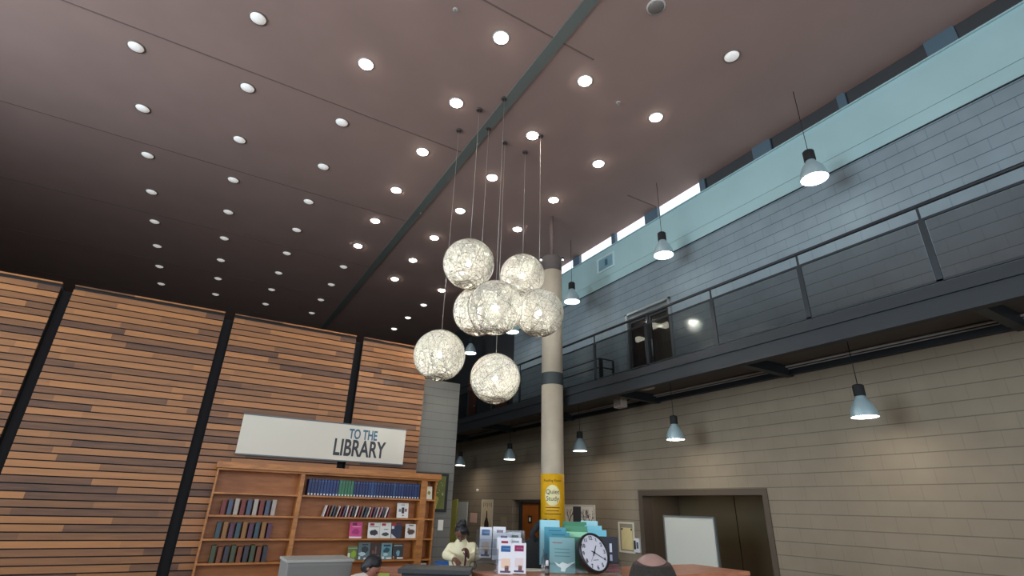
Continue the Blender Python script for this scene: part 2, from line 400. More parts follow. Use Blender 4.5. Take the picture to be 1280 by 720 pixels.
# brown upper doors in the dark far part
for i, (a, b) in enumerate(((14.9, 15.7), (17.2, 18.0))):
    d = struct(box('door_%d' % (2+i), mat('rust_door', (104, 62, 46), .6), XW-.04, XW, a, b, 4.1, 6.1))
    MB().box(XW-.055, XW, a-.06, a, 4.1, 6.16).box(XW-.055, XW, b, b+.06, 4.1, 6.16).box(XW-.055, XW, a, b, 6.1, 6.16).build('door_frame', M_steel, d)
    MB().sphere((XW-.08, a+.1, 5.05), .03, 10, 8).build('door_knob', M_alu, d)

# speaker and oval light under the walkway
q = AX(775, 497, 7.9)
sp = thing('soffit_speaker', 'pale box loudspeaker hung under the walkway soffit', 'speaker', (7.9, q.y, 3.83))
MB().box(-.09, .09, -.13, .13, -.11, .11).build('speaker_cabinet', mat('speaker_beige', (186, 176, 168), .6), sp, .015)
MB().box(-.1, -.09, -.11, .11, -.09, .09).build('speaker_grille', mat('grille_beige', (160, 150, 143), .8), sp)
MB().box(-.02, .02, -.02, .02, .11, .16).build('bracket', M_steel, sp)
q = AX(804, 489.5, 7.6)
sl = thing('soffit_light', 'flat round unlit light under the walkway soffit beside the speaker', 'ceiling light', (7.75, q.y+.1, 3.99))
MB().lathe([(.05, -.03), (.16, -.025), (.19, -.01), (.19, 0)], 24).build('lens', mat('opal_lens', (196, 190, 180), .4), sl)
MB().lathe([(.19, -.015), (.205, -.012), (.205, 0), (.19, 0)], 24, cap=False).build('rim', M_alu, sl)

# ------------------------------------------------------------------ concrete column
kx = 9.5/11.52
cx, cy, cr = 8.003*kx, 9.5, .242
colm = thing('concrete_column', 'round bare concrete column with dark steel collar rising past the walkway', 'column', (cx, cy, 0))
MB().lathe([(cr, 0), (cr, 4.18)], 40).build('lower_shaft', M_conc, colm)
MB().lathe([(cr, 4.43), (cr, 7.0)], 40).build('upper_shaft', M_conc, colm)
MB().lathe([(cr, 7.0), (cr, 7.36), (cr-.02, 7.4)], 40).build('capital', mat('capital_grey', (104, 94, 90), .8, c2=(84, 76, 74), nscale=4), colm)  # shade at the top of the shaft, coloured in as a darker section
MB().lathe([(cr+.008, 4.17), (cr+.012, 4.18), (cr+.012, 4.43), (cr+.008, 4.44)], 40).build('collar', M_collar, colm)
MB().lathe([(.045, 7.4), (.045, CZ)], 16).build('steel_pin', mat('pin_brown', (112, 92, 88), .7), colm)
MB().lathe([(.14, 7.4), (.14, 7.43)], 20).build('cap_plate', M_steel, colm)
for i, s in enumerate((-1, 1)):
    dirv = Vector((cy, -cx, 0)).normalized()*s
    p = Vector((cx, cy, 7.36)) + dirv*(cr+.03)
    t = thing('column_spotlight', ['tiny lit spotlight at the column top on the globe lamp side', 'tiny lit spotlight at the column top on the window side'][i], 'spotlight', p)
    MB().lathe([(.03, 0), (.035, .05), (.02, .07)], 12).build('lamp_body', M_steel, t)
    MB().sphere((0, 0, -.004), .02, 10, 8).build('lens', M_pend, t)
# yellow banner wrapped on the column; lettering bent round it
camdir = math.atan2(-cx, -cy)       # angle towards the camera
sgn = thing('column_sign', 'yellow wrap-around Quiet Study sign on the concrete column', 'sign', (cx, cy, 0), math.atan2(-cy, -cx)+PI/2)
rs = cr+.006
z1, z0 = 2.02+.20, .95
def arc(a0, a1, z0, z1, r, n=28):
    vs = []; fs = []
    for i in range(n+1):
        a = a0+(a1-a0)*i/n
        for rr in (r, r-.004):
            vs += [(rr*math.sin(a), -rr*math.cos(a), z0), (rr*math.sin(a), -rr*math.cos(a), z1)]
    for i in range(n):
        o = i*4; p = o+4
        fs += [(o, p, p+1, o+1), (o+2, o+3, p+3, p+2), (o+1, p+1, p+3, o+3), (o, o+2, p+2, p)]
    return vs, fs
zt = P(692, 593, math.hypot(cx, cy)).z
z_of = lambda y: P(692, y, math.hypot(cx, cy)).z
vs, fs = arc(-1.75, 1.75, .95, zt, rs); MB().add(vs, fs, True).build('banner', M_yellow, sgn)
def bendf(zc, r=rs+.003):
    def f(p):
        a = p.x/r; return Vector(((r-p.y*0+(-p.y))*math.sin(a), -(r+(-p.y))*math.cos(a), p.z+zc))
    return f
text('heading', 'Reading Room', .072, M_ink, sgn, sx=.95, bend=bendf(z_of(601.5)), depth=.0008)
zc = z_of(619.5); rc = .20
pts = [(math.cos(2*PI*i/40)*rc*.82, math.sin(2*PI*i/40)*rc) for i in range(40)]
vs = [Vector((0, 0, 0))]+[Vector((x, 0, z)) for x, z in pts]; fb = bendf(zc, rs+.0015)
inner = []
rings = 6
vs = [fb(Vector((0, 0, 0)))]; fs = []
for k in range(1, rings+1):
    for x, z in pts: vs.append(fb(Vector((x*k/rings, 0, z*k/rings))))
for i in range(40):
    fs.append((0, 1+i, 1+(i+1) % 40))
    for k in range(rings-1):
        a, b = 1+k*40, 1+(k+1)*40; j = (i+1) % 40; fs.append((a+i, b+i, b+j, a+j))
MB().add(vs, fs, True).build('cream_disc', M_cream, sgn)
text('word', 'Quiet', .125, M_ink, sgn, bend=bendf(zc+.065, rs+.004), depth=.0008)
text('word', 'Study', .125, M_ink, sgn, bend=bendf(zc-.065, rs+.004), depth=.0008)
for y, w in ((634.5, .3), (638.5, .27), (642.5, .36), (649, .12)):
    vs, fs = arc(-w/2/rs, w/2/rs, z_of(y)-.006, z_of(y)+.006, rs+.004, 12); MB().add(vs, fs, True).build('text_line', M_ink, sgn)

# ------------------------------------------------------------------ ceiling lights on their grid
xs = [-2.41, -.69, 1.03, 2.75, 4.46, 6.18]
names = {1.03: 'second row left of the dark ceiling slot', 2.75: 'row just left of the dark ceiling slot', 4.46: 'row just right of the dark ceiling slot', 6.18: 'row nearest the high windows'}
lit_dim = None
def make_down(kind):
    t = thing('recessed_downlight', 'x', 'ceiling light', (0, 0, CZ))
    m = {'on': M_lamp, 'dim': M_lampdim, 'far': M_lampfar, 'off': M_off}[kind]
    MB().lathe([(.012, -.05), (.07, -.042), (.115, -.014), (.118, -.002)], 20).build('lens', m, t)
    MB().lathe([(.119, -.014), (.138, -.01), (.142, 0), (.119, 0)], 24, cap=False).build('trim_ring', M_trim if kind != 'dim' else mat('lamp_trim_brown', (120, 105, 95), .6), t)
    return t
protos = {}
ordw = ['nearest', 'second', 'third', 'fourth', 'fifth', 'sixth', 'seventh', 'eighth', 'ninth', 'tenth', 'eleventh', 'twelfth']
for x in xs:
    for k in range(0, 12):
        y = 1.94+1.7185*k
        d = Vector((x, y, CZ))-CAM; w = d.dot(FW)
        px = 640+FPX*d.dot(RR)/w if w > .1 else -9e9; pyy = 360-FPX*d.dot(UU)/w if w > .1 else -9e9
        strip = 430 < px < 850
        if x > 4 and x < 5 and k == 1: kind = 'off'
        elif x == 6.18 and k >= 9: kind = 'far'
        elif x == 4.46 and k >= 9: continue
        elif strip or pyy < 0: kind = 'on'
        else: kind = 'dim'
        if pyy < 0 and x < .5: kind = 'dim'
        if k == 0 and x < 1: continue
        rown = names.get(x, '%s row from the left wall' % ['first', 'second'][min(xs.index(x), 1)] if x < 1 else '')
        lab = '%s recessed downlight, %s along the %s' % ({'on': 'bright round', 'dim': 'faint round', 'far': 'small dim', 'off': 'unlit ring-shaped'}[kind], ordw[k], rown)
        if kind not in protos:
            t = protos[kind] = make_down(kind); t.location = (x, y, CZ); tag(t, lab, group='recessed downlights in the dark ceiling')
        else: copy_thing(protos[kind], lab, 'recessed downlights in the dark ceiling', (x, y, CZ))
# sprinklers
for i, (px, pyy) in enumerate(((569, 12), (773, 128), (526, 265))):
    d = ray(px, pyy); p = CAM + d*((CZ-CAM.z)/d.z)
    t = thing('ceiling_sprinkler', ['small sprinkler head in the ceiling near the photo top', 'small sprinkler head between the two right rows of downlights', 'small sprinkler head beside the dark ceiling slot'][i], 'sprinkler', (p.x, p.y, CZ))
    MB().lathe([(.035, -.006), (.04, 0)], 14).build('escutcheon', M_trim, t)
    MB().lathe([(.008, -.05), (.012, -.006)], 8).build('stem', M_alu, t)
    MB().lathe([(.022, -.054), (.022, -.05)], 12).build('deflector', M_alu, t)

# ------------------------------------------------------------------ woven globe lamps
GR = .425
m = bpy.data.materials.new('woven_fibre'); m.use_nodes = True; nt = m.node_tree; b = nt.nodes['Principled BSDF']
b.inputs['Roughness'].default_value = .7
tc = nt.nodes.new('ShaderNodeTexCoord'); nz = nt.nodes.new('ShaderNodeTexNoise'); nz.inputs['Scale'].default_value = 30
cr_ = nt.nodes.new('ShaderNodeValToRGB'); cr_.color_ramp.elements[0].color = (*srgb((226, 220, 204)), 1); cr_.color_ramp.elements[1].color = (*srgb((250, 248, 240)), 1)
cr_.color_ramp.elements[0].position = .35; cr_.color_ramp.elements[1].position = .6
nt.links.new(tc.outputs['Object'], nz.inputs['Vector']); nt.links.new(nz.outputs['Fac'], cr_.inputs[0]); nt.links.new(cr_.outputs[0], b.inputs['Base Color'])
tl = nt.nodes.new('ShaderNodeBsdfTranslucent'); nt.links.new(cr_.outputs[0], tl.inputs['Color'])
ms = nt.nodes.new('ShaderNodeMixShader'); ms.inputs[0].default_value = .45
nt.links.new(b.outputs[0], ms.inputs[1]); nt.links.new(tl.outputs[0], ms.inputs[2]); nt.links.new(ms.outputs[0], nt.nodes['Material Output'].inputs[0])
M_fibre = m
M_dfibre = mat('dark_fibre', (96, 84, 66), .8)
def strand_mesh(count, rmin, rmax, rng, rad=GR, seg=46, sides=3, inner=False):
    mb = MB()
    for i in range(count):
        if rng.random() < .42: inc = R(rng.uniform(66, 79))
        else: inc = math.acos(rng.uniform(.18, 1))
        az = rng.uniform(0, 2*PI); wob = rng.uniform(-.03, .03); ph = rng.uniform(0, 6.28); kk = rng.choice((2, 3, 5))
        rr = rng.uniform(rmin, rmax); ro = rad*(rng.uniform(.972, .99) if inner else rng.uniform(.982, 1.0))
        Mx = Matrix.Rotation(az, 3, 'Z') @ Matrix.Rotation(inc, 3, 'X')
        pts = []
        for s in range(seg):
            a = 2*PI*s/seg
            p = Vector((math.cos(a), math.sin(a), wob*math.sin(kk*a+ph))).normalized()*ro
            pts.append(Mx @ p)
        mb.tube(pts, rr, sides, closed=True)
    return mb
rng = random.Random(3)
g0 = thing('woven_globe_lamp', 'x', 'pendant lamp', (0, 0, 0))
sm_ = strand_mesh(340, .0016, .0027, rng); sm_.tube([(math.cos(2*PI*i/32)*.085, math.sin(2*PI*i/32)*.085, math.sqrt(GR**2-.085**2)) for i in range(32)], .006, 6, closed=True)
for k in range(20):   # knot of fibre ends gathered at the foot
    a = rng.uniform(0, 2*PI); b2 = a+rng.uniform(.8, 2.4); ra, rb = rng.uniform(.05, .13), rng.uniform(.05, .13)
    pts = []
    for s in range(7):
        t = s/6; x = ra*math.cos(a)*(1-t)+rb*math.cos(b2)*t; y = ra*math.sin(a)*(1-t)+rb*math.sin(b2)*t
        pts.append((x, y, -math.sqrt(GR**2*.985-x*x-y*y)))
    sm_.tube(pts, .003, 3)
shade = sm_.build('woven_shade', M_fibre, g0)
dk = strand_mesh(64, .0013, .0019, random.Random(5), inner=False, rad=GR*1.004)
rg_ = random.Random(11)
for k in range(130):   # loose darker ends round the lower half, meeting at the foot
    a0, t0 = rg_.uniform(0, 2*PI), R(rg_.uniform(100, 172)) if k % 2 else R(rg_.uniform(150, 174)); da, dt = rg_.uniform(-.9, .9), R(rg_.uniform(-35, 30)); pts = []
    for s_ in range(9):
        u = s_/8; t1 = min(R(176), t0+dt*u); a1 = a0+da*u/max(.25, math.sin(t0)); rr_ = GR*1.004
        pts.append((rr_*math.sin(t1)*math.cos(a1), rr_*math.sin(t1)*math.sin(a1), rr_*math.cos(t1)))
    dk.tube(pts, .0022, 3)
dk.build('dark_strand_winding', M_dfibre, shade)
MB().lathe([(.02, .35), (.096, .345), (.096, .335), (.02, .333)], 24).build('top_cap', mat('cap_grey', (40, 40, 38), .6), g0)
MB().sphere((0, 0, 0), .036, 16, 12).build('bulb', M_bulb, g0)
MB().lathe([(.016, .03), (.02, .05), (.02, .11), (.012, .12)], 12).build('bulb_socket', M_white, g0)
gl = [('top-left globe of the woven lamp cluster, highest one with open top showing', 3.20, 7.02, 5.31), ('upper-right woven globe lamp in front of the column top', 4.614, 7.626, 5.685),
      ('large front woven globe lamp at the centre of the cluster', 3.463, 6.511, 4.43), ('woven globe lamp half hidden behind the large central globe', 3.60, 7.38, 4.67),
      ('right woven globe lamp overlapping the concrete column', 4.607, 7.022, 4.747), ('lower-left woven globe lamp beside the slatted wood wall', 3.121, 7.762, 3.903),
      ('lowest woven globe lamp hanging above the brochure counter', 4.094, 7.587, 3.62)]
for i, (lb, x, y, z) in enumerate(gl):
    if i == 0: g = g0; g.location = (x, y, z); tag(g, lb, group='woven globe lamps')
    else: g = copy_thing(g0, lb, 'woven globe lamps', (x, y, z))
    g.rotation_euler = (R(random.uniform(-3, 3))*0, 0, random.uniform(0, 6))
for i, (lb, x, y, z) in enumerate(gl):
    g = [o for o in COL.objects if o.get('label') == lb][0]
    MB().tube([(0, 0, .11), (0, 0, CZ-z-.02)], .0035, 6).build('cord', mat('silver_cord', (190, 184, 176), .35, metal=.5), g)
    MB().lathe([(.05, CZ-z-.03), (.06, CZ-z-.02), (.06, CZ-z)], 20).build('ceiling_canopy', mat('canopy_brown', (72, 62, 60), .5), g)

# ------------------------------------------------------------------ bell pendants along the walkway
def make_pendant(label, x, y, z, top, group, s=1.0):
    t = thing('bell_pendant_lamp', label, 'pendant lamp', (x, y, z))
    tag(t, group=group)
    MB().lathe([(.085*s, .36*s), (.09*s, .37*s), (.09*s, .54*s), (.07*s, .56*s)], 20).build('lamp_housing', M_blackm, t)
    MB().lathe([(.215*s, .0), (.212*s, .03*s), (.195*s, .12*s), (.16*s, .21*s), (.11*s, .29*s), (.075*s, .34*s), (.075*s, .37*s), (.06*s, .36*s), (.095*s, .28*s), (.15*s, .2*s), (.185*s, .12*s), (.203*s, .03*s), (.205*s, 0)], 32, cap=False).build('bell_shade', mat('spun_aluminium', (176, 200, 206), .35, metal=.35), t)
    MB().lathe([(.2*s, .012*s), (.2*s, .02*s)], 32).build('diffuser', M_pend if top > 5 else emis('pendant_glow_warm', (1, .88, .74), 34), t)
    MB().tube([(0, 0, .55*s), (0, 0, top-z)], .006, 6).build('cord', M_black, t)
    return t
up = {6.943: 'upper bell pendant lamp nearest the upper glass door', 10.244: 'upper bell pendant lamp just right of the column', 13.4: 'upper bell pendant lamp peeking out below the central globe', 16.38: 'farthest upper bell pendant lamp beside the lower-left globe', 3.6: 'upper bell pendant lamp over the near end of the walkway', .3: 'upper bell pendant lamp above the camera side of the walkway'}
for y, lb in up.items(): make_pendant(lb, 7.77, y, 6.73, CZ, 'bell pendants above the walkway')
lo = {7.1: 'lower bell pendant lamp under the walkway by the recessed doorway', 10.05: 'lower bell pendant lamp under the walkway right of the column', 13.33: 'lower bell pendant lamp under the walkway left of the column', 16.64: 'farthest lower bell pendant lamp beside the grey block partition', 3.7: 'lower bell pendant lamp under the near end of the walkway'}
for y, lb in lo.items(): make_pendant(lb, 7.77, y, 2.88, 3.99, 'bell pendants under the walkway', .8)

# ------------------------------------------------------------------ slatted wood partition and block partition
YS = 9.4
def slat_panel(x0, x1, label):
    t = thing('wood_slat_panel', label, 'wall panel', ((x0+x1)/2, YS, 0)); tag(t, group='slatted wood wall panels')
    w = (x1-x0)/2; mb = MB()
    k = 0
    while k*.096 < 4.47-.06:
        z = k*.096; mb.box(-w, w, -.03, 0, z+.002, z+.082); k += 1
    mb.box(-w, w, -.035, .02, 4.462-.01, 4.475)
    mb.build('slats', M_slat, t)
    box('backing', M_blackm, -w, w, .0, .12, 0, 4.45, t)
slat_panel(2.235, 3.51, 'tall slatted timber wall panel beside the grey block partition, above the bookcase')
slat_panel(.05, 2.09, 'slatted timber wall panel above the left part of the bookcase')
slat_panel(-2.1, -.1, 'slatted timber wall panel left of the bookcase')
slat_panel(-4.25, -2.25, 'slatted timber wall panel second from the left wall end')
slat_panel(-6.4, -4.4, 'slatted timber wall panel at the far left')
struct(box('wall_slat_backing', M_blackm, -9.0, 3.51, YS+.13, YS+.3, 0, 4.4))
struct(box('wall_partition', M_blk_part, 3.51, 4.275, YS, YS+.3, 0, 3.875))
# library sign on the slats
sx1 = AY(505, 560, YS-.06).x; zt_, zb_ = 2.855, 2.265
sign = thing('library_sign', 'long cream sign on the slatted wall reading TO THE LIBRARY', 'sign', (sx1-1.35, YS-.07, 0))
box('sign_board', mat('sign_cream', (214, 208, 194), .6), -1.35, 1.35, -.01, .03, zb_, zt_, sign)
MB().box(-1.36, 1.36, -.015, .035, zt_, zt_+.02).box(-1.36, 1.36, -.015, .035, zb_-.02, zb_).build('sign_edge', mat('sign_edge_grey', (90, 100, 104), .5), sign)
bx = AY(471, 550, YS-.08).x-(sx1-1.35)
text('words', 'TO THE', .225, mat('sign_blue', (62, 104, 128), .6), sign, sx=.62, M=T(bx, -.012, 2.70), align='RIGHT', bold=.006)
bx = AY(480, 570, YS-.08).x-(sx1-1.35)
text('words', 'LIBRARY', .375, mat('sign_charcoal', (56, 56, 62), .6), sign, sx=.63, M=T(bx, -.012, 2.46), align='RIGHT', bold=.009)

# framed print and notices on the block partition
pf = thing('framed_print', 'black framed green floral print on the grey block partition', 'picture', (3.85, YS-.03, 1.83))
MB().box(-.34, -.29, 0, .03, -.33, .33).box(.26, .31, 0, .03, -.33, .33).box(-.29, .26, 0, .03, .28, .33).box(-.29, .26, 0, .03, -.33, -.28).build('frame', M_black, pf)
MB().box(-.29, .26, .005, .025, -.28, .28).build('mat_board', mat('print_green', (120, 122, 62), .8, c2=(74, 86, 50), nscale=5), pf)
mb = MB()
for k in range(26):
    x, z = random.uniform(-.24, .22), random.uniform(-.05, .25); mb.lathe([(random.uniform(.008, .02), 0), (.004, .004)], 8, T(x, .003, z) @ Matrix.Rotation(PI/2, 4, 'X'))
mb.build('pale_blossoms', mat('blossom', (176, 178, 140), .8), pf)
MB().poly([(-.29, -.28), (.1, -.28), (.14, -.1), (0, .02), (-.12, -.02), (-.29, -.1)], .003, T(0, .002, 0)).build('yellow_field', mat('field_yellow', (164, 158, 66), .8), pf)
tag(box('paper_notice', M_paper, 4.005+.02, 4.125, YS-.012, YS-.002, 1.20, 1.37), 'small white notice on the block partition below the framed print', 'notice')

# ------------------------------------------------------------------ bookcase
YB = 9.1
bc = thing('bookcase', 'long oak bookcase with display shelves below the library sign', 'bookcase', (2.2, YS-.04, 0))
bx0, bx1, st0, st1 = .35-2.2, 3.82-2.2, 3.53-2.2, 3.64-2.2
yf, yb_ = YB-YS+.04, -.0
case = MB().box(bx0, bx1, yb_-.02, yb_, 0, 2.03).build('back_panel', M_caseb, bc)
MB().box(bx0-.04, bx1+.06, yf-.05, yb_, 2.03, 2.12).box(bx0-.02, bx1+.03, yf-.02, yb_, 2.0, 2.03).build('cornice', M_case, bc, .006)
MB().box(bx0-.02, bx0, yf, yb_-.02, 0, 2.0).build('side_panel', M_case, bc)
MB().box(bx1-.02, bx1, yf, yb_-.02, 0, 2.0).build('side_panel', M_case, bc)
MB().box(st0, st1, yf-.01, yb_-.02, 0, 2.0).build('stile', M_case, bc)
MB().box(st0-2.02, st0-1.96, yf-.01, yb_-.02, 0, 2.0).build('stile', M_case, bc)
SZ = [1.70, 1.395, 1.085, .775, .42, .08]
for z in SZ:
    for a, b in ((bx0, st0-2.02), (st0-1.96, st0), (st1, bx1-.02)):
        MB().box(a, b, yf, yb_-.02, z-.025, z).build('shelf', M_case, bc)
ORD = ['first', 'second', 'third', 'fourth', 'fifth', 'sixth', 'seventh', 'eighth', 'ninth', 'tenth', 'eleventh', 'twelfth', 'thirteenth', 'fourteenth', 'fifteenth', 'sixteenth', 'seventeenth', 'eighteenth', 'nineteenth', 'twentieth'] + ['twenty-'+w for w in ['first', 'second', 'third', 'fourth', 'fifth', 'sixth', 'seventh', 'eighth', 'ninth']] + ['thirtieth'] + ['thirty-'+w for w in ['first', 'second', 'third', 'fourth', 'fifth', 'sixth', 'seventh', 'eighth', 'ninth']]
# bound volumes on the top shelf
navy = [mat('binder_navy%d' % i, c, .45) for i, c in enumerate([(26, 44, 92), (30, 52, 104), (22, 40, 84), (38, 70, 110)])]
gr = mat('binder_green', (58, 112, 84), .5)
x = 3.515; i = 0
while x > 1.66 and i < 39:
    w = .046; g_ = 24 <= i < 29; h = .245+random.uniform(-.003, .003)
    if i == 17 or i == 9: c = navy[3]
    else: c = gr if g_ else random.choice(navy[:3])
    t = thing('bound_volume', '%s bound volume, %s from the right end of the top shelf' % ('green' if g_ else 'navy blue', ORD[i]), 'book', (x-w/2, YB+.02, 1.70)); tag(t, group='bound volumes on the top shelf')
    MB().box(-w/2+.001, w/2-.001, 0, .2, 0, h).build('cover', c, t, .003)
    MB().box(-w/2+.013, w/2-.013, -.002, 0, .006, .03).build('spine_label', M_paper, t)
    MB().box(-w/2+.012, w/2-.012, -.0015, 0, h-.035, h-.028).build('spine_band', mat('spine_grey', (120, 132, 160), .6), t)
    x -= w+.002; i += 1
# slim magazines on the second shelf
x = 2.42
colsm = [(140, 70, 76), (220, 215, 210), (80, 80, 96), (190, 140, 146), (210, 205, 200), (110, 96, 120), (160, 84, 84), (200, 195, 190), (70, 90, 110), (130, 110, 100)]
for i in range(22):
    xx = 3.03-.05*i
    if xx < 2.0 - 0: pass
    h = .16+random.uniform(-.01, .01); th = .012+random.uniform(0, .008)
    t = MB().box(-th/2, th/2, -.0, .14, 0, h, Matrix.Rotation(R(random.uniform(8, 17)), 4, 'Y')).build('magazine', mat('mag%d' % (i % 10), colsm[i % 10], .5))
    t.location = (xx-.03, YB+.03, 1.3965)
    tag(t, 'slim %s magazine leaning on the second shelf, %s from its right end' % (['red', 'white', 'slate', 'pink', 'pale', 'purple', 'brick red', 'off-white', 'blue-grey', 'taupe'][i % 10], ORD[i]), 'magazine', 'slim magazines on the second shelf')
# face-out books
def faceout(label, x0, x1, z0, h, col, parts, name='display_book', cat='book'):
    w = x1-x0
    t = thing(name, label, cat, ((x0+x1)/2, YB+.035, z0)); tag(t, group='books displayed face out')
    Mx = Matrix.Rotation(R(-9), 4, 'X')
    MB().box(-w/2, w/2, 0, .018, 0, h, Mx).build('cover', mat('cov_'+'_'.join(str(v) for v in col), col, .45), t, .002)
    for (nm, a, b, c, d, cc) in parts:
        MB().box(-w/2+a*w, -w/2+b*w, -.003, 0, c*h, d*h, Mx).build(nm, mat('ink_'+'_'.join(str(v) for v in cc), cc, .5), t)
    return t
def blob(t, w, h, cx_, cz_, rx, rz, col, nm='cover_picture', seed=1):
    rg = random.Random(seed); pts = [(cx_*w-w/2+math.cos(2*PI*i/14)*rx*w*rg.uniform(.75, 1.15), cz_*h+math.sin(2*PI*i/14)*rz*h*rg.uniform(.75, 1.15)) for i in range(14)]
    MB().poly(pts, .003, Matrix.Rotation(R(-9), 4, 'X') @ T(0, -.005, 0)).build(nm, mat('ink_'+'_'.join(str(v) for v in col), col, .5), t)
WH, DK, RD = (226, 222, 216), (44, 46, 56), (176, 40, 56)
t = faceout('white display book with dark picture squares on the second shelf', 3.155, 3.355, 1.397, .235, WH, [('title_bar', .35, .65, .84, .9, (150, 150, 150)), ('picture_tile', .15, .36, .4, .6, (120, 120, 120)), ('picture_tile', .4, .62, .3, .7, DK), ('picture_tile', .66, .86, .42, .62, (150, 96, 90)), ('picture_tile', .45, .6, .12, .2, (120, 120, 120))])
t = faceout('bright pink display book on the third shelf', 2.40, 2.60, 1.087, .24, (206, 66, 130), [('title_block', .2, .55, .78, .93, (110, 20, 60)), ('title_bar', .2, .9, .68, .73, (236, 150, 190)), ('footer', 0, 1, .0, .1, (240, 220, 230))]); blob(t, .2, .24, .5, .4, .3, .2, (160, 40, 110), seed=2)
t = faceout('white display book with red tab and dark round machine picture, third shelf', 2.70, 2.893, 1.087, .235, WH, [('title_block', .15, .5, .8, .95, RD), ('title_bar', .1, .9, .7, .74, (110, 110, 120))]); blob(t, .193, .235, .52, .35, .36, .2, DK, seed=3)
t = faceout('white display book with red tab and small vehicle picture, third shelf', 2.898, 3.085, 1.087, .235, WH, [('title_block', .15, .5, .8, .95, RD), ('title_bar', .35, .75, .55, .6, (110, 120, 120))]); blob(t, .187, .235, .5, .26, .36, .12, (60, 66, 70), seed=4)
t = faceout('navy display book with red corner on the third shelf', 3.095, 3.275, 1.087, .23, (36, 40, 66), [('title_block', .0, .4, .84, 1.0, RD), ('title_bar', .4, 1, .88, .96, (120, 40, 60)), ('corner_note', .0, .25, .62, .8, (210, 205, 205))]); MB().poly([(-.09, 0), (.0, 0), (-.09, .07)], .003, Matrix.Rotation(R(-9), 4, 'X') @ T(0, -.004, 0)).build('pale_corner', mat('ink_210', (205, 200, 200), .5), t)
t = faceout('white display book with brown and black picture at the right of the third shelf', 3.34, 3.525, 1.087, .22, WH, [('title_bar', .3, .75, .86, .93, (90, 90, 100))]); blob(t, .185, .22, .5, .42, .36, .2, (72, 58, 52), seed=5); blob(t, .185, .22, .3, .6, .12, .14, (160, 120, 90), seed=6)
t = faceout('lime green and grey display book on the fourth shelf', 2.42, 2.57, .777, .2, (96, 110, 60), [('title_bar', 0, 1, .8, .88, (150, 160, 120)), ('white_tag', .0, .25, .05, .5, (210, 220, 190))]); blob(t, .15, .2, .6, .4, .3, .3, (140, 170, 40), seed=7)
t = faceout('silver blue display book with streak of light on the fourth shelf', 2.58, 2.775, .777, .25, (92, 108, 112), [('title_bar', .3, .8, .84, .9, (30, 40, 46)), ('white_tag', .08, .22, .04, .2, WH), ('white_tag', .5, .98, .02, .12, WH)]); blob(t, .195, .25, .55, .6, .35, .2, (38, 56, 60), seed=8); blob(t, .195, .25, .35, .34, .3, .12, (176, 200, 206), seed=9)
t = faceout('dark maroon display book on the fourth shelf', 2.782, 2.955, .777, .24, (56, 34, 32), [('white_tag', .3, .95, .03, .13, WH), ('title_bar', .45, .55, .2, .8, (120, 90, 80))]); blob(t, .173, .24, .25, .45, .12, .12, (120, 70, 60), seed=10)
t = faceout('teal display book with pale figure on the fourth shelf', 2.96, 3.14, .777, .24, (110, 150, 156), [('title_bar', .2, .85, .78, .9, (24, 66, 84)), ('white_tag', .1, .3, .03, .18, WH), ('white_tag', .5, 1, .02, .12, WH)]); blob(t, .18, .24, .5, .55, .3, .18, (30, 78, 96), seed=11); blob(t, .18, .24, .4, .3, .25, .1, (170, 200, 200), seed=12)
t = faceout('black display book with blue shield shape at the right of the fourth shelf', 3.155, 3.335, .777, .23, (40, 48, 50), [('title_bar', .1, .9, .84, .92, (150, 150, 140)), ('orange_tag', .02, .15, .03, .2, (200, 130, 90)), ('white_tag', .42, 1, .02, .12, WH)]); blob(t, .18, .23, .5, .4, .18, .2, (120, 160, 176), seed=13)
t = faceout('white card with olive flower standing in the narrow right bay', 3.655, 3.765, 1.702, .215, (226, 222, 200), []); blob(t, .11, .215, .45, .5, .28, .15, (150, 142, 50), seed=14)
t = faceout('small cream booklet with brown pictures low in the narrow right bay', 3.655, 3.775, .422, .29, (206, 196, 182), [('picture_tile', .1, .45, .5, .85, (110, 70, 50)), ('picture_tile', .55, .9, .45, .85, (90, 60, 50))])
# more spines further left on the shelves below the sign
for r_, (z0, cols) in enumerate(((1.397, [(120, 60, 60), (80, 90, 110), (170, 160, 150)]), (1.087, [(60, 80, 90), (140, 100, 60), (90, 60, 80)]), (.777, [(70, 80, 60), (120, 70, 50), (60, 60, 70)]))):
    for k in range(9):
        xx = .52+.085*k; h = .2+.03*((k*7+r_) % 3)/3
        t = MB().box(-.028, .028, 0, .16, 0, h).build('library_book', mat('far_book_%d_%d' % (r_, k % 3), cols[k % 3], .6))
        t.location = (xx, YB+.03, z0); tag(t, 'upright %s book, %s from the left bay edge on the %s shelf' % (['dull', 'dark', 'plain'][k % 3], ORD[k], ['second', 'third', 'fourth'][r_]), 'book', 'upright books in the left bay')

# grey box on the floor desk at left
gb = thing('grey_cabinet', 'light grey metal cabinet in front of the bookcase', 'cabinet', (1.52, 6.75, 0))
MB().box(-.42, .27, -.25, .25, 0, 1.0).build('body', mat('cabinet_grey', (128, 126, 122), .5), gb, .01)
MB().box(-.43, .28, -.26, .26, 1.0, 1.025).build('top', mat('cabinet_top', (170, 170, 165), .4), gb)
MB().box(-.4, .25, -.262, -.25, .05, .96).build('door', mat('cabinet_door', (120, 118, 115), .5), gb)
MB().box(.16, .18, -.28, -.262, .5, .65).build('handle', M_alu, gb)

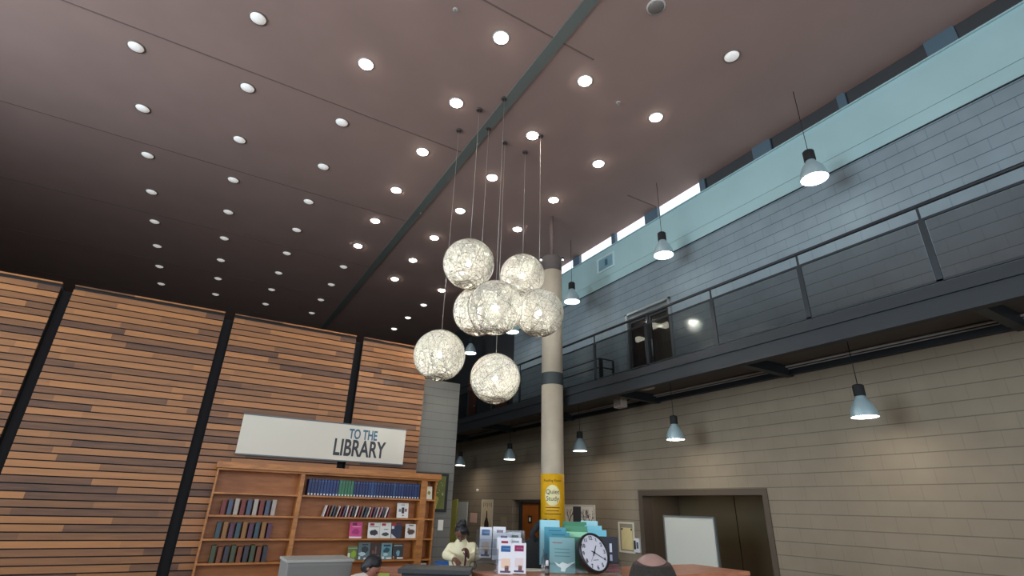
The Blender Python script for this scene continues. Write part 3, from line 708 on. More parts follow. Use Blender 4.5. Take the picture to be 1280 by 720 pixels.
# ------------------------------------------------------------------ ground-floor wall features
def on_wall(name, label, cat, ya, yb, za, zb, frame_m, th=.025, fw=.035):
    t = thing(name, label, cat, (XW, (ya+yb)/2, (za+zb)/2)); w, h = (yb-ya)/2, (zb-za)/2
    MB().box(-th, 0, -w, -w+fw, -h, h).box(-th, 0, w-fw, w, -h, h).box(-th, 0, -w+fw, w-fw, h-fw, h).box(-th, 0, -w+fw, w-fw, -h, -h+fw).build('frame', frame_m, t)
    return t, w-fw, h-fw
M_cf = mat('cream_frame', (216, 208, 190), .5)
t, w, h = on_wall('framed_photo', 'white framed picture of bare trees and a dark tower beside the column', 'picture', 10.53, 11.75, .98, 1.73, M_cf, fw=.045)
MB().box(-.012, 0, -w, w, -h, h).build('picture_sheet', mat('sky_cream', (244, 232, 214), .7), t)
MB().box(-.016, -.012, -.06, .26, -h+.12, h).build('dark_tower', mat('tower_dark', (66, 64, 66), .8), t)
MB().box(-.017, -.012, -w, w, -h, -h+.14).build('dark_ground', mat('ground_dark', (60, 54, 50), .8), t)
for s, yy0 in enumerate((.42, -.2, -.42)):
    rg = random.Random(s+4); mb = MB()
    def br(p, ang, ln, r, d):
        q = (p[0], p[1]+math.sin(ang)*ln, p[2]+math.cos(ang)*ln)
        q = (q[0], max(-w+.01, min(w-.01, q[1])), min(h-.01, q[2]))
        mb.tube([p, q], [r, r*.7], 4)
        if d: 
            for _ in range(2 if d < 3 else 3): br(q, ang+rg.uniform(-.75, .75), ln*.72, r*.65, d-1)
    br((-.014, yy0, -h+.13), 0, .17, .012, 4); mb.build('bare_tree', mat('tree_ink', (58, 48, 42), .8), t)
t, w, h = on_wall('notice_board', 'cream framed notice board with yellowed sheet beside the recessed doorway', 'notice board', 9.22, 9.72, .78, 1.39, M_cf)
MB().box(-.008, 0, -w, w, -h, h).build('backing', mat('board_grey', (150, 140, 122), .8), t)
MB().box(-.014, -.008, -w+.03, w-.05, -h+.03, h-.08).build('sheet', mat('yellow_sheet', (226, 206, 150), .8, noise=.15, nscale=8), t)
for yy in (-.17, .13): MB().box(-.03, -.012, yy-.012, yy+.012, h-.13, h-.09).build('clip', M_black, t)
ph = thing('wall_phone', 'white wall telephone beside the notice board', 'telephone', (XW, 9.12, .95))
MB().box(-.06, 0, -.075, .075, -.14, .13).build('body', M_white, ph, .01)
MB().box(-.085, -.06, .02, .06, -.08, .09).build('handset', M_black, ph, .008)
MB().box(-.066, -.06, -.055, -.0, -.06, .06).build('keypad', mat('keypad_grey', (90, 90, 96), .6), ph)
# recessed doorway at right
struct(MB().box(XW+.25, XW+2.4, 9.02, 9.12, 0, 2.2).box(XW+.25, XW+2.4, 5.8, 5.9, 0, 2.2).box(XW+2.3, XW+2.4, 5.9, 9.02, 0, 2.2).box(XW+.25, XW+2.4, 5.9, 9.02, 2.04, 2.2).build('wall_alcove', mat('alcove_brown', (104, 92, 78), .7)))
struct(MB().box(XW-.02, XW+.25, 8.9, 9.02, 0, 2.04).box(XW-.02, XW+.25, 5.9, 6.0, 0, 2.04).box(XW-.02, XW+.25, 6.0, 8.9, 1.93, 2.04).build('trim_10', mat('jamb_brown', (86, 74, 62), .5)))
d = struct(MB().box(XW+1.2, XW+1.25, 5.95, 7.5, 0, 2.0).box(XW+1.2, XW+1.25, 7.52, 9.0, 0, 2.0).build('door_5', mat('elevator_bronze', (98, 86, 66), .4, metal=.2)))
MB().box(XW+1.17, XW+1.2, 8.3, 8.36, 1.35, 1.52).build('door_plate', M_black, d)
for i, yy in enumerate((8.45, 7.5)):
    t = thing('alcove_light', ['rectangular warm light in the doorway soffit, nearer the jamb', 'rectangular warm light in the doorway soffit, farther from the jamb'][i], 'ceiling light', (XW+.55, yy, 2.04))
    MB().box(-.12, .12, -.25, .25, -.015, 0).build('lens', M_warmpanel, t); MB().box(-.14, .14, -.27, -.25, -.02, 0).box(-.14, .14, .25, .27, -.02, 0).build('rim', M_trim, t)
t = thing('white_board', 'tall white display board standing in front of the recessed doorway', 'display board', (XW-.35, 7.35, 0))
MB().box(-.01, .01, -.55, .62, .55, 1.53).build('panel', mat('board_white', (206, 206, 196), .5), t)
MB().box(-.02, .02, .62, .65, 0, 1.56).box(-.02, .02, -.58, -.55, 0, 1.56).box(-.02, .02, -.55, .62, 1.53, 1.56).box(-.2, .2, .62, .65, 0, .03).box(-.2, .2, -.58, -.55, 0, .03).build('stand', M_alu, t)
# far door area left of the column
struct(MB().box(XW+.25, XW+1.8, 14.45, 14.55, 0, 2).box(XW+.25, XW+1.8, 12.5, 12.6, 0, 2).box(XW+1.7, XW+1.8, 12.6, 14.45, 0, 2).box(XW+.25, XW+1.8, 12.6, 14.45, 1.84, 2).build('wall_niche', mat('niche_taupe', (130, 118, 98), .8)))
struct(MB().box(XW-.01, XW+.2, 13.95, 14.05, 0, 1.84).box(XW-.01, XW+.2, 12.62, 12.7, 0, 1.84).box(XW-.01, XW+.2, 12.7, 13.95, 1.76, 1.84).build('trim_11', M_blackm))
d = struct(box('door_6', M_door, XW+.05, XW+.1, 13.1, 13.94, 0, 1.76))
MB().box(XW+.04, XW+.05, 13.42, 13.62, 1.22, 1.42).build('door_sign', M_black, d); MB().box(XW+.035, XW+.04, 13.48, 13.56, 1.27, 1.37).build('sign_symbol', M_paper, d)
MB().tube([(XW, 13.2, .95), (XW, 13.32, .95)], .012).build('door_handle', M_alu, d)
t, w, h = on_wall('framed_poster', 'tall cream framed poster with dark bottle shape on the far wall', 'poster', 15.65, 16.42, .6, 1.84, M_cf, fw=.03)
MB().box(-.01, 0, -w, w, -h, h).build('poster_sheet', mat('poster_cream', (228, 212, 176), .8, noise=.2, nscale=6), t)
MB().add(*(lambda pts: ([(-.016, p[0], p[1]) for p in pts]+[(-.01, p[0], p[1]) for p in pts], [tuple(range(len(pts)))]+[(i, i+len(pts), (i+1) % len(pts)+len(pts), (i+1) % len(pts)) for i in range(len(pts))]))([(-.02, .28), (.03, .28), (.04, .1), (.14, -.05), (.17, -.3), (.15, -.45), (-.17, -.45), (-.15, -.1), (-.04, .08)])).build('bottle_shape', mat('poster_dark', (62, 36, 34), .8), t)
mb = MB()
for k in range(7): mb.box(-.016, -.01, -.3+k*.09, -.28+k*.09, .38+.03*(k % 3), .52)
mb.build('hook_shapes', mat('poster_brown', (96, 80, 60), .8), t)
tag(box('pink_notice', mat('pink_paper', (226, 186, 170), .8), XW-.01, XW, 16.75, 17.25, 1.12, 1.42), 'pink and white notice on the far wall beside the grey board', 'notice')
tag(box('grey_board', mat('panel_grey', (186, 190, 182), .6), XW-.07, XW-.03, 17.4, 18.15, .0, 1.76), 'tall pale grey board on the far wall behind the woman', 'board')
struct(MB().box(XW-.05, XW, 18.3, 18.55, 0, 1.85).box(XW-.04, XW, 18.55, 19.0, 0, 1.82).build('trim_12', mat('olive_paint', (196, 192, 96), .6)))
tag(MB().sphere((0, 0, 0), .05, 12, 8).build('wall_sensor', M_white), 'tiny white sensor high on the far block wall', 'sensor'); bpy.data.objects['wall_sensor'].location = AX(597, 613, XW-.03)
tag(box('wall_plate', mat('plate_beige', (150, 138, 112), .6), XW-.015, XW, 14.75, 15.1, 1.1, 1.35), 'small beige wall plate on the far block wall beside the dark door', 'wall plate')

# ------------------------------------------------------------------ service counter
CT = 1.07
ctr = thing('service_counter', 'wood-topped service counter covered with leaflet holders', 'counter', (3.3, 4.28, 0))
MB().box(-.94, 1.9, -.36, .39, CT-.04, CT).build('countertop', M_counter, ctr, .008)
MB().box(-.9, 1.85, -.3, .33, 0, CT-.04).build('counter_body', M_case, ctr)
MB().box(-.89, 1.84, -.31, .3, 0, .1).build('kick_plate', M_blackm, ctr)
bt = thing('black_counter', 'raised black counter top end beside the woman', 'counter', (1.99, 4.62, 0), R(-30))
a = P(500, 711.5, 5.02); b = P(588, 714, 5.02)
MB().box(-.30, .31, -.13, .26, 1.075, 1.11).build('top', mat('black_laminate', (52, 54, 56), .5), bt, .004)
MB().box(-.27, .28, -.1, .23, 0, 1.075).build('base_cabinet', mat('charcoal_panel', (44, 44, 46), .7), bt)

# leaflets and holders
def q_at(px, py, z=CT):
    d = ray(px, py); return CAM + d*((z-CAM.z)/d.z)
def leaflet(label, px, pyb, pyt, rng_, w, col, parts, zb=None, group='tall white leaflets in the clear holder', name='leaflet', yaw=None, lean=10):
    pb = P(px, pyb, rng_); pt = P(px, pyt, rng_)
    h = (pt.z-pb.z)*1.0
    rz = -math.atan2(pb.x, pb.y)+(yaw or 0)
    t = thing(name, label, 'leaflet', pb, rz); tag(t, group=group)
    Mx = Matrix.Rotation(R(-lean), 4, 'X')
    MB().box(-w/2, w/2, 0, .006, 0, h, Mx).build('sheet', mat('leaf_'+'_'.join(map(str, col)), col, .5), t)
    for (nm, a, b, c, d, cc) in parts:
        MB().box(-w/2+a*w, -w/2+b*w, -.0025, 0, c*h, d*h, Mx).build(nm, mat('ink_'+'_'.join(map(str, cc)), cc, .6), t)
    return t, h
LW = (228, 226, 232)
def std(c, tone=(232, 200, 176)):
    return [('title_block', .16, .82, .72, .92, c), ('title_line', .3, .78, .81, .83, (150, 190, 220)), ('photo', .2, .8, .2, .5, tone), ('figure', .45, .72, .1, .26, (120, 70, 60)), ('footer', .15, .85, .04, .1, (80, 74, 100))]
BL, MG, GN, PL = (34, 92, 150), (150, 24, 84), (44, 100, 56), (90, 40, 80)
leaflet('tall white leaflet with blue title, left end of the clear holder', 606, 697, 658.5, 5.52, .115, LW, std(BL))
for px, pb_, pt_, rg_, c, lb in ((623, 700, 658, 5.5, PL, 'white leaflet with plum title at the top back of the holder'), (628, 706, 665.5, 5.38, (110, 90, 130), 'white leaflet with grey-violet title behind the red one'),
        (642, 703, 665, 5.4, GN, 'white leaflet with green title at the back right'), (643, 709, 672, 5.28, (150, 160, 170), 'white leaflet with pale grey title behind the magenta one'),
        (629, 712, 672, 5.26, (160, 36, 60), 'white leaflet with red title just behind the front blue one')):
    leaflet(lb, px, pb_, pt_, rg_, .125, LW, [('title_block', .3, .8, .82, .9, c)])
leaflet('front white leaflet with blue title and orange picture', 631.5, 717.5, 679, 5.1, .128, LW, std(BL))
leaflet('front white leaflet with magenta title beside the blue one', 648.5, 717, 678.5, 5.1, .122, LW, std(MG, (222, 206, 204)))
# acrylic tiers
hb = P(620, 716, 5.3); rz = -math.atan2(hb.x, hb.y)
ac = thing('leaflet_holder', 'clear acrylic tiered leaflet holder full of tall white leaflets', 'leaflet holder', (hb.x, hb.y, CT), rz)
for k in range(4):
    y0 = -.17+.1*k; zz = .02+.055*k
    xa, xb = (-.2, .26) if k else (-.02, .26)
    MB().box(xa, xb, y0-.012, y0-.009, zz, zz+.09+.02*k).build('front_lip', M_acry, ac)
    MB().box(xa, xb, y0-.01, y0+.075, zz-.004, zz).build('shelf', M_acry, ac)
for x in (-.2, .262): MB().add([(x, -.18, 0), (x, .24, 0), (x, .24, .3), (x, .16, .3), (x, -.18, .09), (x+.004, -.18, 0), (x+.004, .24, 0), (x+.004, .24, .3), (x+.004, .16, .3), (x+.004, -.18, .09)], [(0, 1, 2, 3, 4), (9, 8, 7, 6, 5), (0, 5, 6, 1), (1, 6, 7, 2), (2, 7, 8, 3), (3, 8, 9, 4), (4, 9, 5, 0)]).build('side_panel', M_acry, ac)
MB().tube([(-.205+.03*math.sin(2*PI*i/16), -.14, .055+.03*math.cos(2*PI*i/16)) for i in range(16)], .004, 6, closed=True).build('badge_ring', M_black, ac)

# teal / green leaflet display
LB, TE, TG, GR_, LG, DN = (160, 214, 224), (74, 150, 170), (128, 172, 176), (62, 130, 96), (150, 210, 170), (16, 18, 34)
tg = 'teal and green leaflets in the right display'
leaflet('tall light blue leaflet at the back left of the teal display', 687, 706, 649.5, 5.62, .20, LB, [('fold', .0, .04, 0, 1, (110, 170, 186))], group=tg)
leaflet('teal leaflet second row at the left of the display', 694, 709, 658.5, 5.52, .21, TE, [('print_line', .2, .8, .9, .92, (40, 100, 120))], group=tg)
leaflet('darker teal leaflet third row at the left of the display', 698.5, 712, 665, 5.42, .21, (60, 138, 158), [('print_line', .2, .8, .92, .94, (40, 100, 120))], group=tg)
t, h = leaflet('front grey-teal leaflet with white bird emblem', 703, 716.5, 671.5, 5.3, .235, TG, [('print_line', .12, .5, .83, .86, (150, 110, 120)), ('print_line', .2, .8, .66, .68, (90, 140, 148)), ('print_line', .2, .8, .56, .58, (90, 140, 148)), ('print_line', .2, .8, .46, .48, (90, 140, 148))], group=tg)
MB().poly([(x_*.235, z_*h) for x_, z_ in [(-.3, .3), (-.12, .24), (0, .3), (.2, .26), (.5, .33), (.28, .2), (.14, .13), (.1, .04), (-.06, .05), (-.05, .14), (-.2, .2)]], .002, Matrix.Rotation(R(-10), 4, 'X') @ T(0, -.005, 0)).build('bird_emblem', mat('bird_white', (228, 244, 244), .5), t)
leaflet('green leaflet at the back centre of the display', 719, 706, 651.5, 5.66, .24, GR_, [], group=tg)
leaflet('green leaflet second row at the centre of the display', 721, 709, 657, 5.56, .22, (74, 142, 106), [], group=tg)
leaflet('pale green edged leaflet third row at the centre', 722, 711, 664.5, 5.46, .2, LG, [], group=tg)
leaflet('large deep green leaflet behind the clock', 722, 716, 671, 5.36, .24, (52, 120, 92), [('print_dot', .06, .09, .86, .9, (200, 230, 210))], group=tg)
leaflet('light blue leaflet at the back right of the display', 738, 706, 650.5, 5.74, .17, LB, [], group=tg)
leaflet('light blue leaflet second row at the right of the display', 743, 709, 656.5, 5.64, .17, (128, 196, 210), [], group=tg)
leaflet('light blue leaflet third row at the right of the display', 748, 712, 662, 5.54, .18, (110, 186, 204), [], group=tg)
t, h = leaflet('navy leaflet with white vertical lettering and red foot behind the clock', 762, 714.5, 670.5, 5.42, .17, DN, [('red_foot', .1, 1, 0, .22, (150, 76, 70)), ('lettering', .55, .68, .55, .8, (190, 190, 205)), ('lettering', .55, .68, .3, .48, (150, 150, 170))], group=tg)
tb = P(718, 716, 5.45); rz2 = -math.atan2(tb.x, tb.y)
ac = thing('leaflet_display', 'clear tiered display stand holding the teal and green leaflets', 'leaflet holder', (tb.x, tb.y, CT), rz2)
for k in range(4):
    y0 = -.13+.1*k; zz = .012+.03*k
    MB().box(-.3, .42, y0-.012, y0-.009, zz, zz+.07).build('front_lip', M_acry, ac)
    MB().box(-.3, .42, y0-.01, y0+.08, zz-.004, zz).build('shelf', M_acry, ac)
for x in (-.3, .42): MB().box(x-.002, x+.002, -.15, .25, 0, .12).build('side_panel', M_acry, ac)
# bottle and loose paper
bp = P(684, 716.5, 5.12)
bo = thing('glue_bottle', 'small black bottle with white cap in front of the teal leaflets', 'bottle', (bp.x, bp.y, CT))
MB().lathe([(.019, 0), (.02, .004), (.02, .062), (.012, .075)], 16).build('bottle_body', M_black, bo)
MB().lathe([(.0205, .02), (.0205, .05)], 16, cap=False).build('label_band', mat('label_grey', (110, 105, 100), .6), bo)
MB().lathe([(.013, .07), (.013, .11), (.009, .116)], 14).build('cap', M_white, bo)
pp = q_at(671, 712.8)
t = box('paper_sheet', mat('pale_paper', (232, 236, 218), .8), -.16, .16, -.09, .11, 0, .004); t.location = (pp.x, pp.y, CT); t.rotation_euler = (0, 0, -.5)
tag(t, 'loose white paper lying on the counter between the leaflet displays', 'paper')

# clock leaning on the display, orientation read from its ellipse
cc = P(742.5, 691, 5.15)
def cs(x, y, z): return (RR*x - UU*y + FW*z)
ex = cs(14.45, 3.654, 9.0).normalized(); ey = cs(3.49, 13.1, -10.92).normalized()
ez = ex.cross(ey).normalized(); upv = -ey; nrm = ex.cross(upv).normalized()
if nrm.dot(CAM-cc) < 0: nrm = -nrm
Mr = Matrix((ex, nrm*-1, ex.cross(nrm*-1))).transposed()       # local x=3 o'clock, y=into the clock, z=12 o'clock
if Mr.col[2].dot(upv) < 0: Mr = Matrix((ex, -nrm, -(ex.cross(-nrm)))).transposed()
ck = thing('wall_clock', 'round black-rimmed wall clock leaning against the leaflet display', 'clock', cc)
ck.rotation_euler = Mr.to_euler()
rc = .160
RX = Matrix.Rotation(PI/2, 4, 'X')
prof = [(rc-.012, -.0), (rc-.012, .014), (rc-.004, .018), (rc+.004, .014), (rc+.006, 0), (rc+.003, -.045), (rc-.02, -.05), (0.01, -.05)]
MB().lathe(prof, 48, RX, cap=False).build('case', M_black, ck)
MB().lathe([(rc-.011, -.006), (rc-.011, 0)], 48, RX).build('dial', mat('dial_white', (226, 226, 238), .5), ck)
for k in range(1, 13):
    a = 2*PI*k/12
    text('numeral', str(k), .045, M_black, ck, M=T(math.sin(a)*.121, -.003, math.cos(a)*.121), depth=.0005, bold=.0008)
def hand(ang, ln, w, nm):
    MB().poly([(-w, -.03), (w, -.03), (w*.6, ln), (-w*.6, ln)], .002, T(0, -.006, 0) @ Matrix.Rotation(ang, 4, 'Y')).build(nm, M_black, ck)
hand(R(37), .07, .005, 'hour_hand'); hand(R(120), .11, .0035, 'minute_hand'); hand(R(222), .09, .0012, 'second_hand')
MB().lathe([(.009, 0), (.009, .01)], 12, RX).build('hub', M_black, ck)
MB().box(-.03, .03, -.0015, 0, -.062, -.056).build('maker_line', mat('grey_ink', (110, 110, 120), .6), ck)

# blue tray and black chair behind the counter
bp = P(553, 710, 7.6)
bl = thing('blue_tray', 'blue plastic tray on the low desk beside the woman', 'tray', (bp.x, bp.y, bp.z-.0), -.4)
MB().box(-.1, .1, -.12, .12, 0, .01).box(-.1, -.092, -.12, .12, 0, .07).box(.092, .1, -.12, .12, 0, .07).box(-.1, .1, -.12, -.112, 0, .07).box(-.1, .1, .112, .12, 0, .07).build('tray_shell', mat('tray_blue', (40, 100, 170), .5), bl)
MB().box(-.09, .09, -.11, .11, .012, .05).build('papers', mat('tray_paper', (70, 130, 180), .7), bl)
dz = bp.z
wd = thing('work_desk', 'low wooden staff desk behind the service counter', 'desk', (2.78, 7.05, 0))
MB().box(-.45, .5, -.3, .25, dz-.035, dz-.002).build('desktop', M_counter, wd, .005)
for x in (-.4, .45): MB().box(x-.03, x+.03, -.25, .2, 0, dz-.035).build('leg', M_case, wd)
cp = P(668, 700, 6.6)
ch = thing('office_chair', 'black high-backed office chair behind the teal leaflets', 'chair', (cp.x, cp.y, 0), -.4)
MB().sphere((0, .05, 1.03), (.20, .045, .27), 20, 14).build('backrest', M_blackm, ch)
MB().sphere((0, -.2, .5), (.25, .25, .05), 20, 10).build('seat', M_blackm, ch)
MB().tube([(.02, .06, 1.25), (-.02, .07, 1.33), (.05, .06, 1.43), (.16, .05, 1.47)], [.045, .035, .04, .03], 10).build('headrest', M_blackm, ch)
MB().tube([(0, -.1, .06), (0, -.1, .47)], .028, 10).build('gas_column', M_steel, ch)
for k in range(5):
    a = 2*PI*k/5; MB().tube([(0, -.1, .1), (.28*math.cos(a), -.1+.28*math.sin(a), .06)], [.025, .016], 8).sphere((.28*math.cos(a), -.1+.28*math.sin(a), .03), .03, 10, 8).build('leg', M_black, ch)
for s in (-1, 1): MB().tube([(.25*s, -.2, .5), (.28*s, -.2, .7), (.28*s, -.38, .72), (.28*s, .02, .72)], .018, 8).build('armrest', M_black, ch)
MB().tube([(0, -.02, .5), (0, .08, .55), (0, .09, .85)], .025, 8).build('back_bracket', M_steel, ch)

# ------------------------------------------------------------------ people
def skin(verts, edges, sub=2, root=0):
    """swept ellipsoids along every bone; fuse() turns them into one continuous surface"""
    mb = MB()
    def rad(v): r = v[3]; return r if isinstance(r, tuple) else (r, r)
    for a, b in edges:
        pa, pb = Vector(verts[a][:3]), Vector(verts[b][:3]); ra, rb = rad(verts[a]), rad(verts[b])
        L = (pb-pa).length; n = max(2, int(L/(min(min(ra), min(rb))*.28))+1); n = min(n, 40)
        for i in range(n+1):
            t = i/n; p = pa.lerp(pb, t); rx, ry = ra[0]*(1-t)+rb[0]*t, ra[1]*(1-t)+rb[1]*t
            nu, nv = (18, 12) if rx > .03 else (10, 7)
            mb.sphere(p, (rx, ry, min(rx, ry)), nu, nv)
    return mb.v, mb.f
def fuse(mb, name, m, parent, voxel=.008, smooth=2, disp=0):
    me = bpy.data.meshes.new('f'); me.from_pydata(mb.v, [], mb.f)
    o = bpy.data.objects.new('f', me); COL.objects.link(o)
    r = o.modifiers.new('r', 'REMESH'); r.mode = 'VOXEL'; r.voxel_size = voxel; r.use_smooth_shade = True
    s = o.modifiers.new('s', 'SMOOTH'); s.iterations = smooth; s.factor = .5
    dg = bpy.context.evaluated_depsgraph_get(); dg.update()
    out = bpy.data.meshes.new_from_object(o.evaluated_get(dg)); bpy.data.objects.remove(o)
    out.name = name; out.materials.clear(); out.materials.append(m)
    for p in out.polygons: p.use_smooth = True
    ob = bpy.data.objects.new(name, out); COL.objects.link(ob); ob.parent = parent
    return ob
def head_fn(s):
    def f(d, p):
        p = p.copy()
        if d.z < 0: k = 1+.30*d.z; p.x *= k; p.y *= (1+.12*d.z)
        fr = max(0, -d.y)
        p.y -= s*.022*math.exp(-((d.x/.13)**2+((d.z+.18)/.16)**2))*(fr > .2)      # nose
        p.y += s*.007*(math.exp(-(((d.x-.33)/.15)**2+((d.z-.06)/.12)**2))+math.exp(-(((d.x+.33)/.15)**2+((d.z-.06)/.12)**2)))*(fr > .2)
        p.y -= s*.006*math.exp(-((d.x/.28)**2+((d.z+.5)/.08)**2))*(fr > .2)
        p.y -= s*.008*math.exp(-((d.x/.25)**2+((d.z+.85)/.15)**2))
        return p
    return f
def head_mesh(mb, Mh, hx=.072, hy=.092, hz=.112, s=1):
    mb.sphere((0, 0, 0), (hx, hy, hz), 36, 26, Mh, head_fn(s))
    for k in (-1, 1): mb.sphere((k*hx*.98, .008, -.005), (.012, .02, .03), 12, 10, Mh)
def hand_mesh(mb, M, side=1, curl=.6, s=1.0):
    # palm from the wrist at the origin along +z, fingers beyond, palm facing -y
    v = [(0, 0, 0, (.026*s, .016*s)), (0, 0, .04*s, (.036*s, .014*s)), (0, -.003, .085*s, (.038*s, .013*s))]
    vs, fs = skin(v, [(0, 1), (1, 2)], 2); mb.add(vs, fs, True, M)
    for i, (x, L) in enumerate(((-.028, .068), (-.0095, .078), (.0095, .073), (.027, .056))):
        x *= s*side; L *= s; p = Vector((x, -.002, .075*s)); ang = 0; pts = [(*p, .0095*s)]
        for seg in (.42, .32, .26):
            ang += curl*(.55 if seg > .4 else .8)
            p = p+Vector((x*.08, -math.sin(ang)*L*seg*1.15, math.cos(ang)*L*seg*1.15)); pts.append((*p, (.0088-.0015*(seg < .3))*s))
        vs, fs = skin(pts, [(0, 1), (1, 2), (2, 3)], 1); mb.add(vs, fs, True, M)
    sx = -side
    pts = [(sx*.02*s, -.004, .02*s, .012*s), (sx*.046*s, -.012*s, .045*s, .0105*s), (sx*.055*s, -.028*s, .072*s, .009*s), (sx*.05*s, -.04*s, .09*s, .0078*s)]
    vs, fs = skin(pts, [(0, 1), (1, 2), (2, 3)], 1); mb.add(vs, fs, True, M)
def look(frm, to, roll_ref=Vector((0, -1, 0))):
    z = (Vector(to)-Vector(frm)).normalized(); y = (roll_ref*-1 - z*(roll_ref*-1).dot(z)).normalized(); x = y.cross(z)
    M = Matrix((x, y, z)).transposed().to_4x4(); M.translation = Vector(frm); return M
M_skinw = mat('brown_skin', (112, 74, 60), .55, noise=.1, nscale=30)
M_skinl = mat('fair_skin', (166, 130, 120), .35, noise=.12, nscale=25)
M_skinm = mat('tan_skin', (150, 108, 92), .55)
M_hairk = mat('black_hair', (22, 20, 26), .55, noise=.3, nscale=60, bump=.4)
def person(name, label, base, rz, fig):
    t = thing(name, label, 'person', base, rz); return t
# --- woman sorting papers, head bowed (local frame: x = her picture-right, -y = towards the camera)
wb = P(577, 706, 7.2); wth = math.atan2(wb.x, wb.y)
W = thing('person', 'woman in cream sweater with dark tied-up hair, head bowed, behind the counter', 'person', (wb.x, wb.y, 0), -wth)
def wl(px, py, dy=0):      # photo position to her local frame
    p = P(px, py, 7.2+dy)-Vector((wb.x, wb.y, 0)); c, s = math.cos(wth), math.sin(wth)
    return Vector((p.x*c-p.y*s, p.x*s+p.y*c, p.z))
neck = wl(577, 675); hd = wl(576.5, 665, -.06)
shL, shR = wl(563.5, 680.5), wl(592, 680)
elL, elR = wl(558, 693.5, -.03), wl(596.5, 694.5, -.03)
haL, haR = wl(567, 697.5, -.24), wl(586, 697, -.26)
hips = Vector((0, .02, .80)); ch_ = Vector((neck.x, .0, 1.05))
bm_ = MB()
sk = [(0, 0.02, .80, (.15, .11)), (0, .02, .93, (.13, .1)), (neck.x, .01, 1.03, (.11, .08)), (neck.x, 0, neck.z-.05, (.05, .045)), (neck.x, -.02, neck.z+.03, .045),
      (shL.x+.012, 0, shL.z-.04, .036), (elL.x, elL.y, elL.z, .038), (haL.x, haL.y, haL.z, .024),
      (shR.x-.012, 0, shR.z-.04, .036), (elR.x, elR.y, elR.z, .038), (haR.x, haR.y, haR.z, .024),
      (-.09, .02, .74, .09), (-.09, 0, .42, .06), (-.09, .02, .08, .04), (-.09, -.1, .03, .035),
      (.09, .02, .74, .09), (.09, 0, .42, .06), (.09, .02, .08, .04), (.09, -.1, .03, .035)]
ed = [(0, 1), (1, 2), (2, 3), (3, 4), (2, 5), (5, 6), (6, 7), (2, 8), (8, 9), (9, 10), (0, 11), (11, 12), (12, 13), (13, 14), (0, 15), (15, 16), (16, 17), (17, 18)]
vs, fs = skin(sk, ed); bm_.add(vs, fs, True)
Mh = T(*hd) @ Matrix.Rotation(R(38), 4, 'X')
head_mesh(bm_, Mh)
dL = (haL-elL).normalized(); dR = (haR-elR).normalized()
hand_mesh(bm_, look(haL, haL+dL+Vector((.2, 0, -.25)), Vector((0, .3, -1))), 1, .35, .95)
hand_mesh(bm_, look(haR, haR+Vector((-.25, -.3, .9)), Vector((-1, .3, 0))), -1, .9, .95)
fuse(bm_, 'body', M_skinw, W, .006, 2)
# hair: cap, fringe and bun
hb_ = MB()
def cap(d, p):
    if d.y < -.25 and d.z < .25: return p*.9
    return p
hb_.sphere((0, .014, .016), (.080, .096, .108), 28, 20, Mh, cap)
hb_.sphere((.015, .02, .115), (.05, .05, .045), 18, 14, Mh)
hb_.sphere((-.025, .0, .1), (.035, .04, .035), 14, 10, Mh)
hb_.tube([Mh @ Vector((.05, -.03, .08)), Mh @ Vector((.085, -.045, .03)), Mh @ Vector((.1, -.05, -.01))], [.025, .022, .008], 8)
hb_.sphere((.03, -.06, .06), (.045, .035, .045), 14, 10, Mh)
fuse(hb_, 'hair', M_hairk, W, .007, 2)
M_sweat = mat('cream_knit', (236, 226, 190), .9, noise=.1, nscale=50, bump=.6)
sw = MB()
sk = [(0, 0.02, .74, (.165, .13)), (0, .02, .93, (.155, .125)), (neck.x, .01, 1.05, (.16, .12)), (neck.x, 0, neck.z-.04, (.08, .075)),
      (shL.x+.012, .0, shL.z-.04, .064), (elL.x, elL.y, elL.z, .056), (elL.x*.5+haL.x*.5, elL.y*.5+haL.y*.5, elL.z*.5+haL.z*.5, .047), (haL.x*.93+elL.x*.07, haL.y*.93+elL.y*.07, haL.z*.93+elL.z*.07, .04),
      (shR.x-.012, .0, shR.z-.04, .064), (elR.x, elR.y, elR.z, .056), (elR.x*.5+haR.x*.5, elR.y*.5+haR.y*.5, elR.z*.5+haR.z*.5, .047), (haR.x*.93+elR.x*.07, haR.y*.93+elR.y*.07, haR.z*.93+elR.z*.07, .04)]
ed = [(0, 1), (1, 2), (2, 3), (2, 4), (4, 5), (5, 6), (6, 7), (2, 8), (8, 9), (9, 10), (10, 11)]
vs, fs = skin(sk, ed); sw.add(vs, fs, True)
fuse(sw, 'sweater', M_sweat, W, .01, 3)
tr = MB(); vs, fs = skin([(0, .02, .76, (.16, .12)), (-.09, .02, .66, .10), (-.09, 0, .42, .075), (-.09, .02, .1, .062), (.09, .02, .66, .10), (.09, 0, .42, .075), (.09, .02, .1, .062)], [(0, 1), (1, 2), (2, 3), (0, 4), (4, 5), (5, 6)]); tr.add(vs, fs, True)
fuse(tr, 'trousers', mat('dark_trousers', (36, 36, 44), .85), W, .012, 2)
for x in (-.09, .09): MB().sphere((x, -.06, .04), (.045, .12, .04), 16, 10).build('shoe', M_black, W)
for x in (-.024, .024): MB().sphere((x, -.082, .008), .009, 10, 8, Mh).build('eye', M_black, W)
MB().box(-.018, .018, -.096, -.09, -.06, -.054, Mh).build('mouth', mat('lip', (96, 44, 44), .5), W)
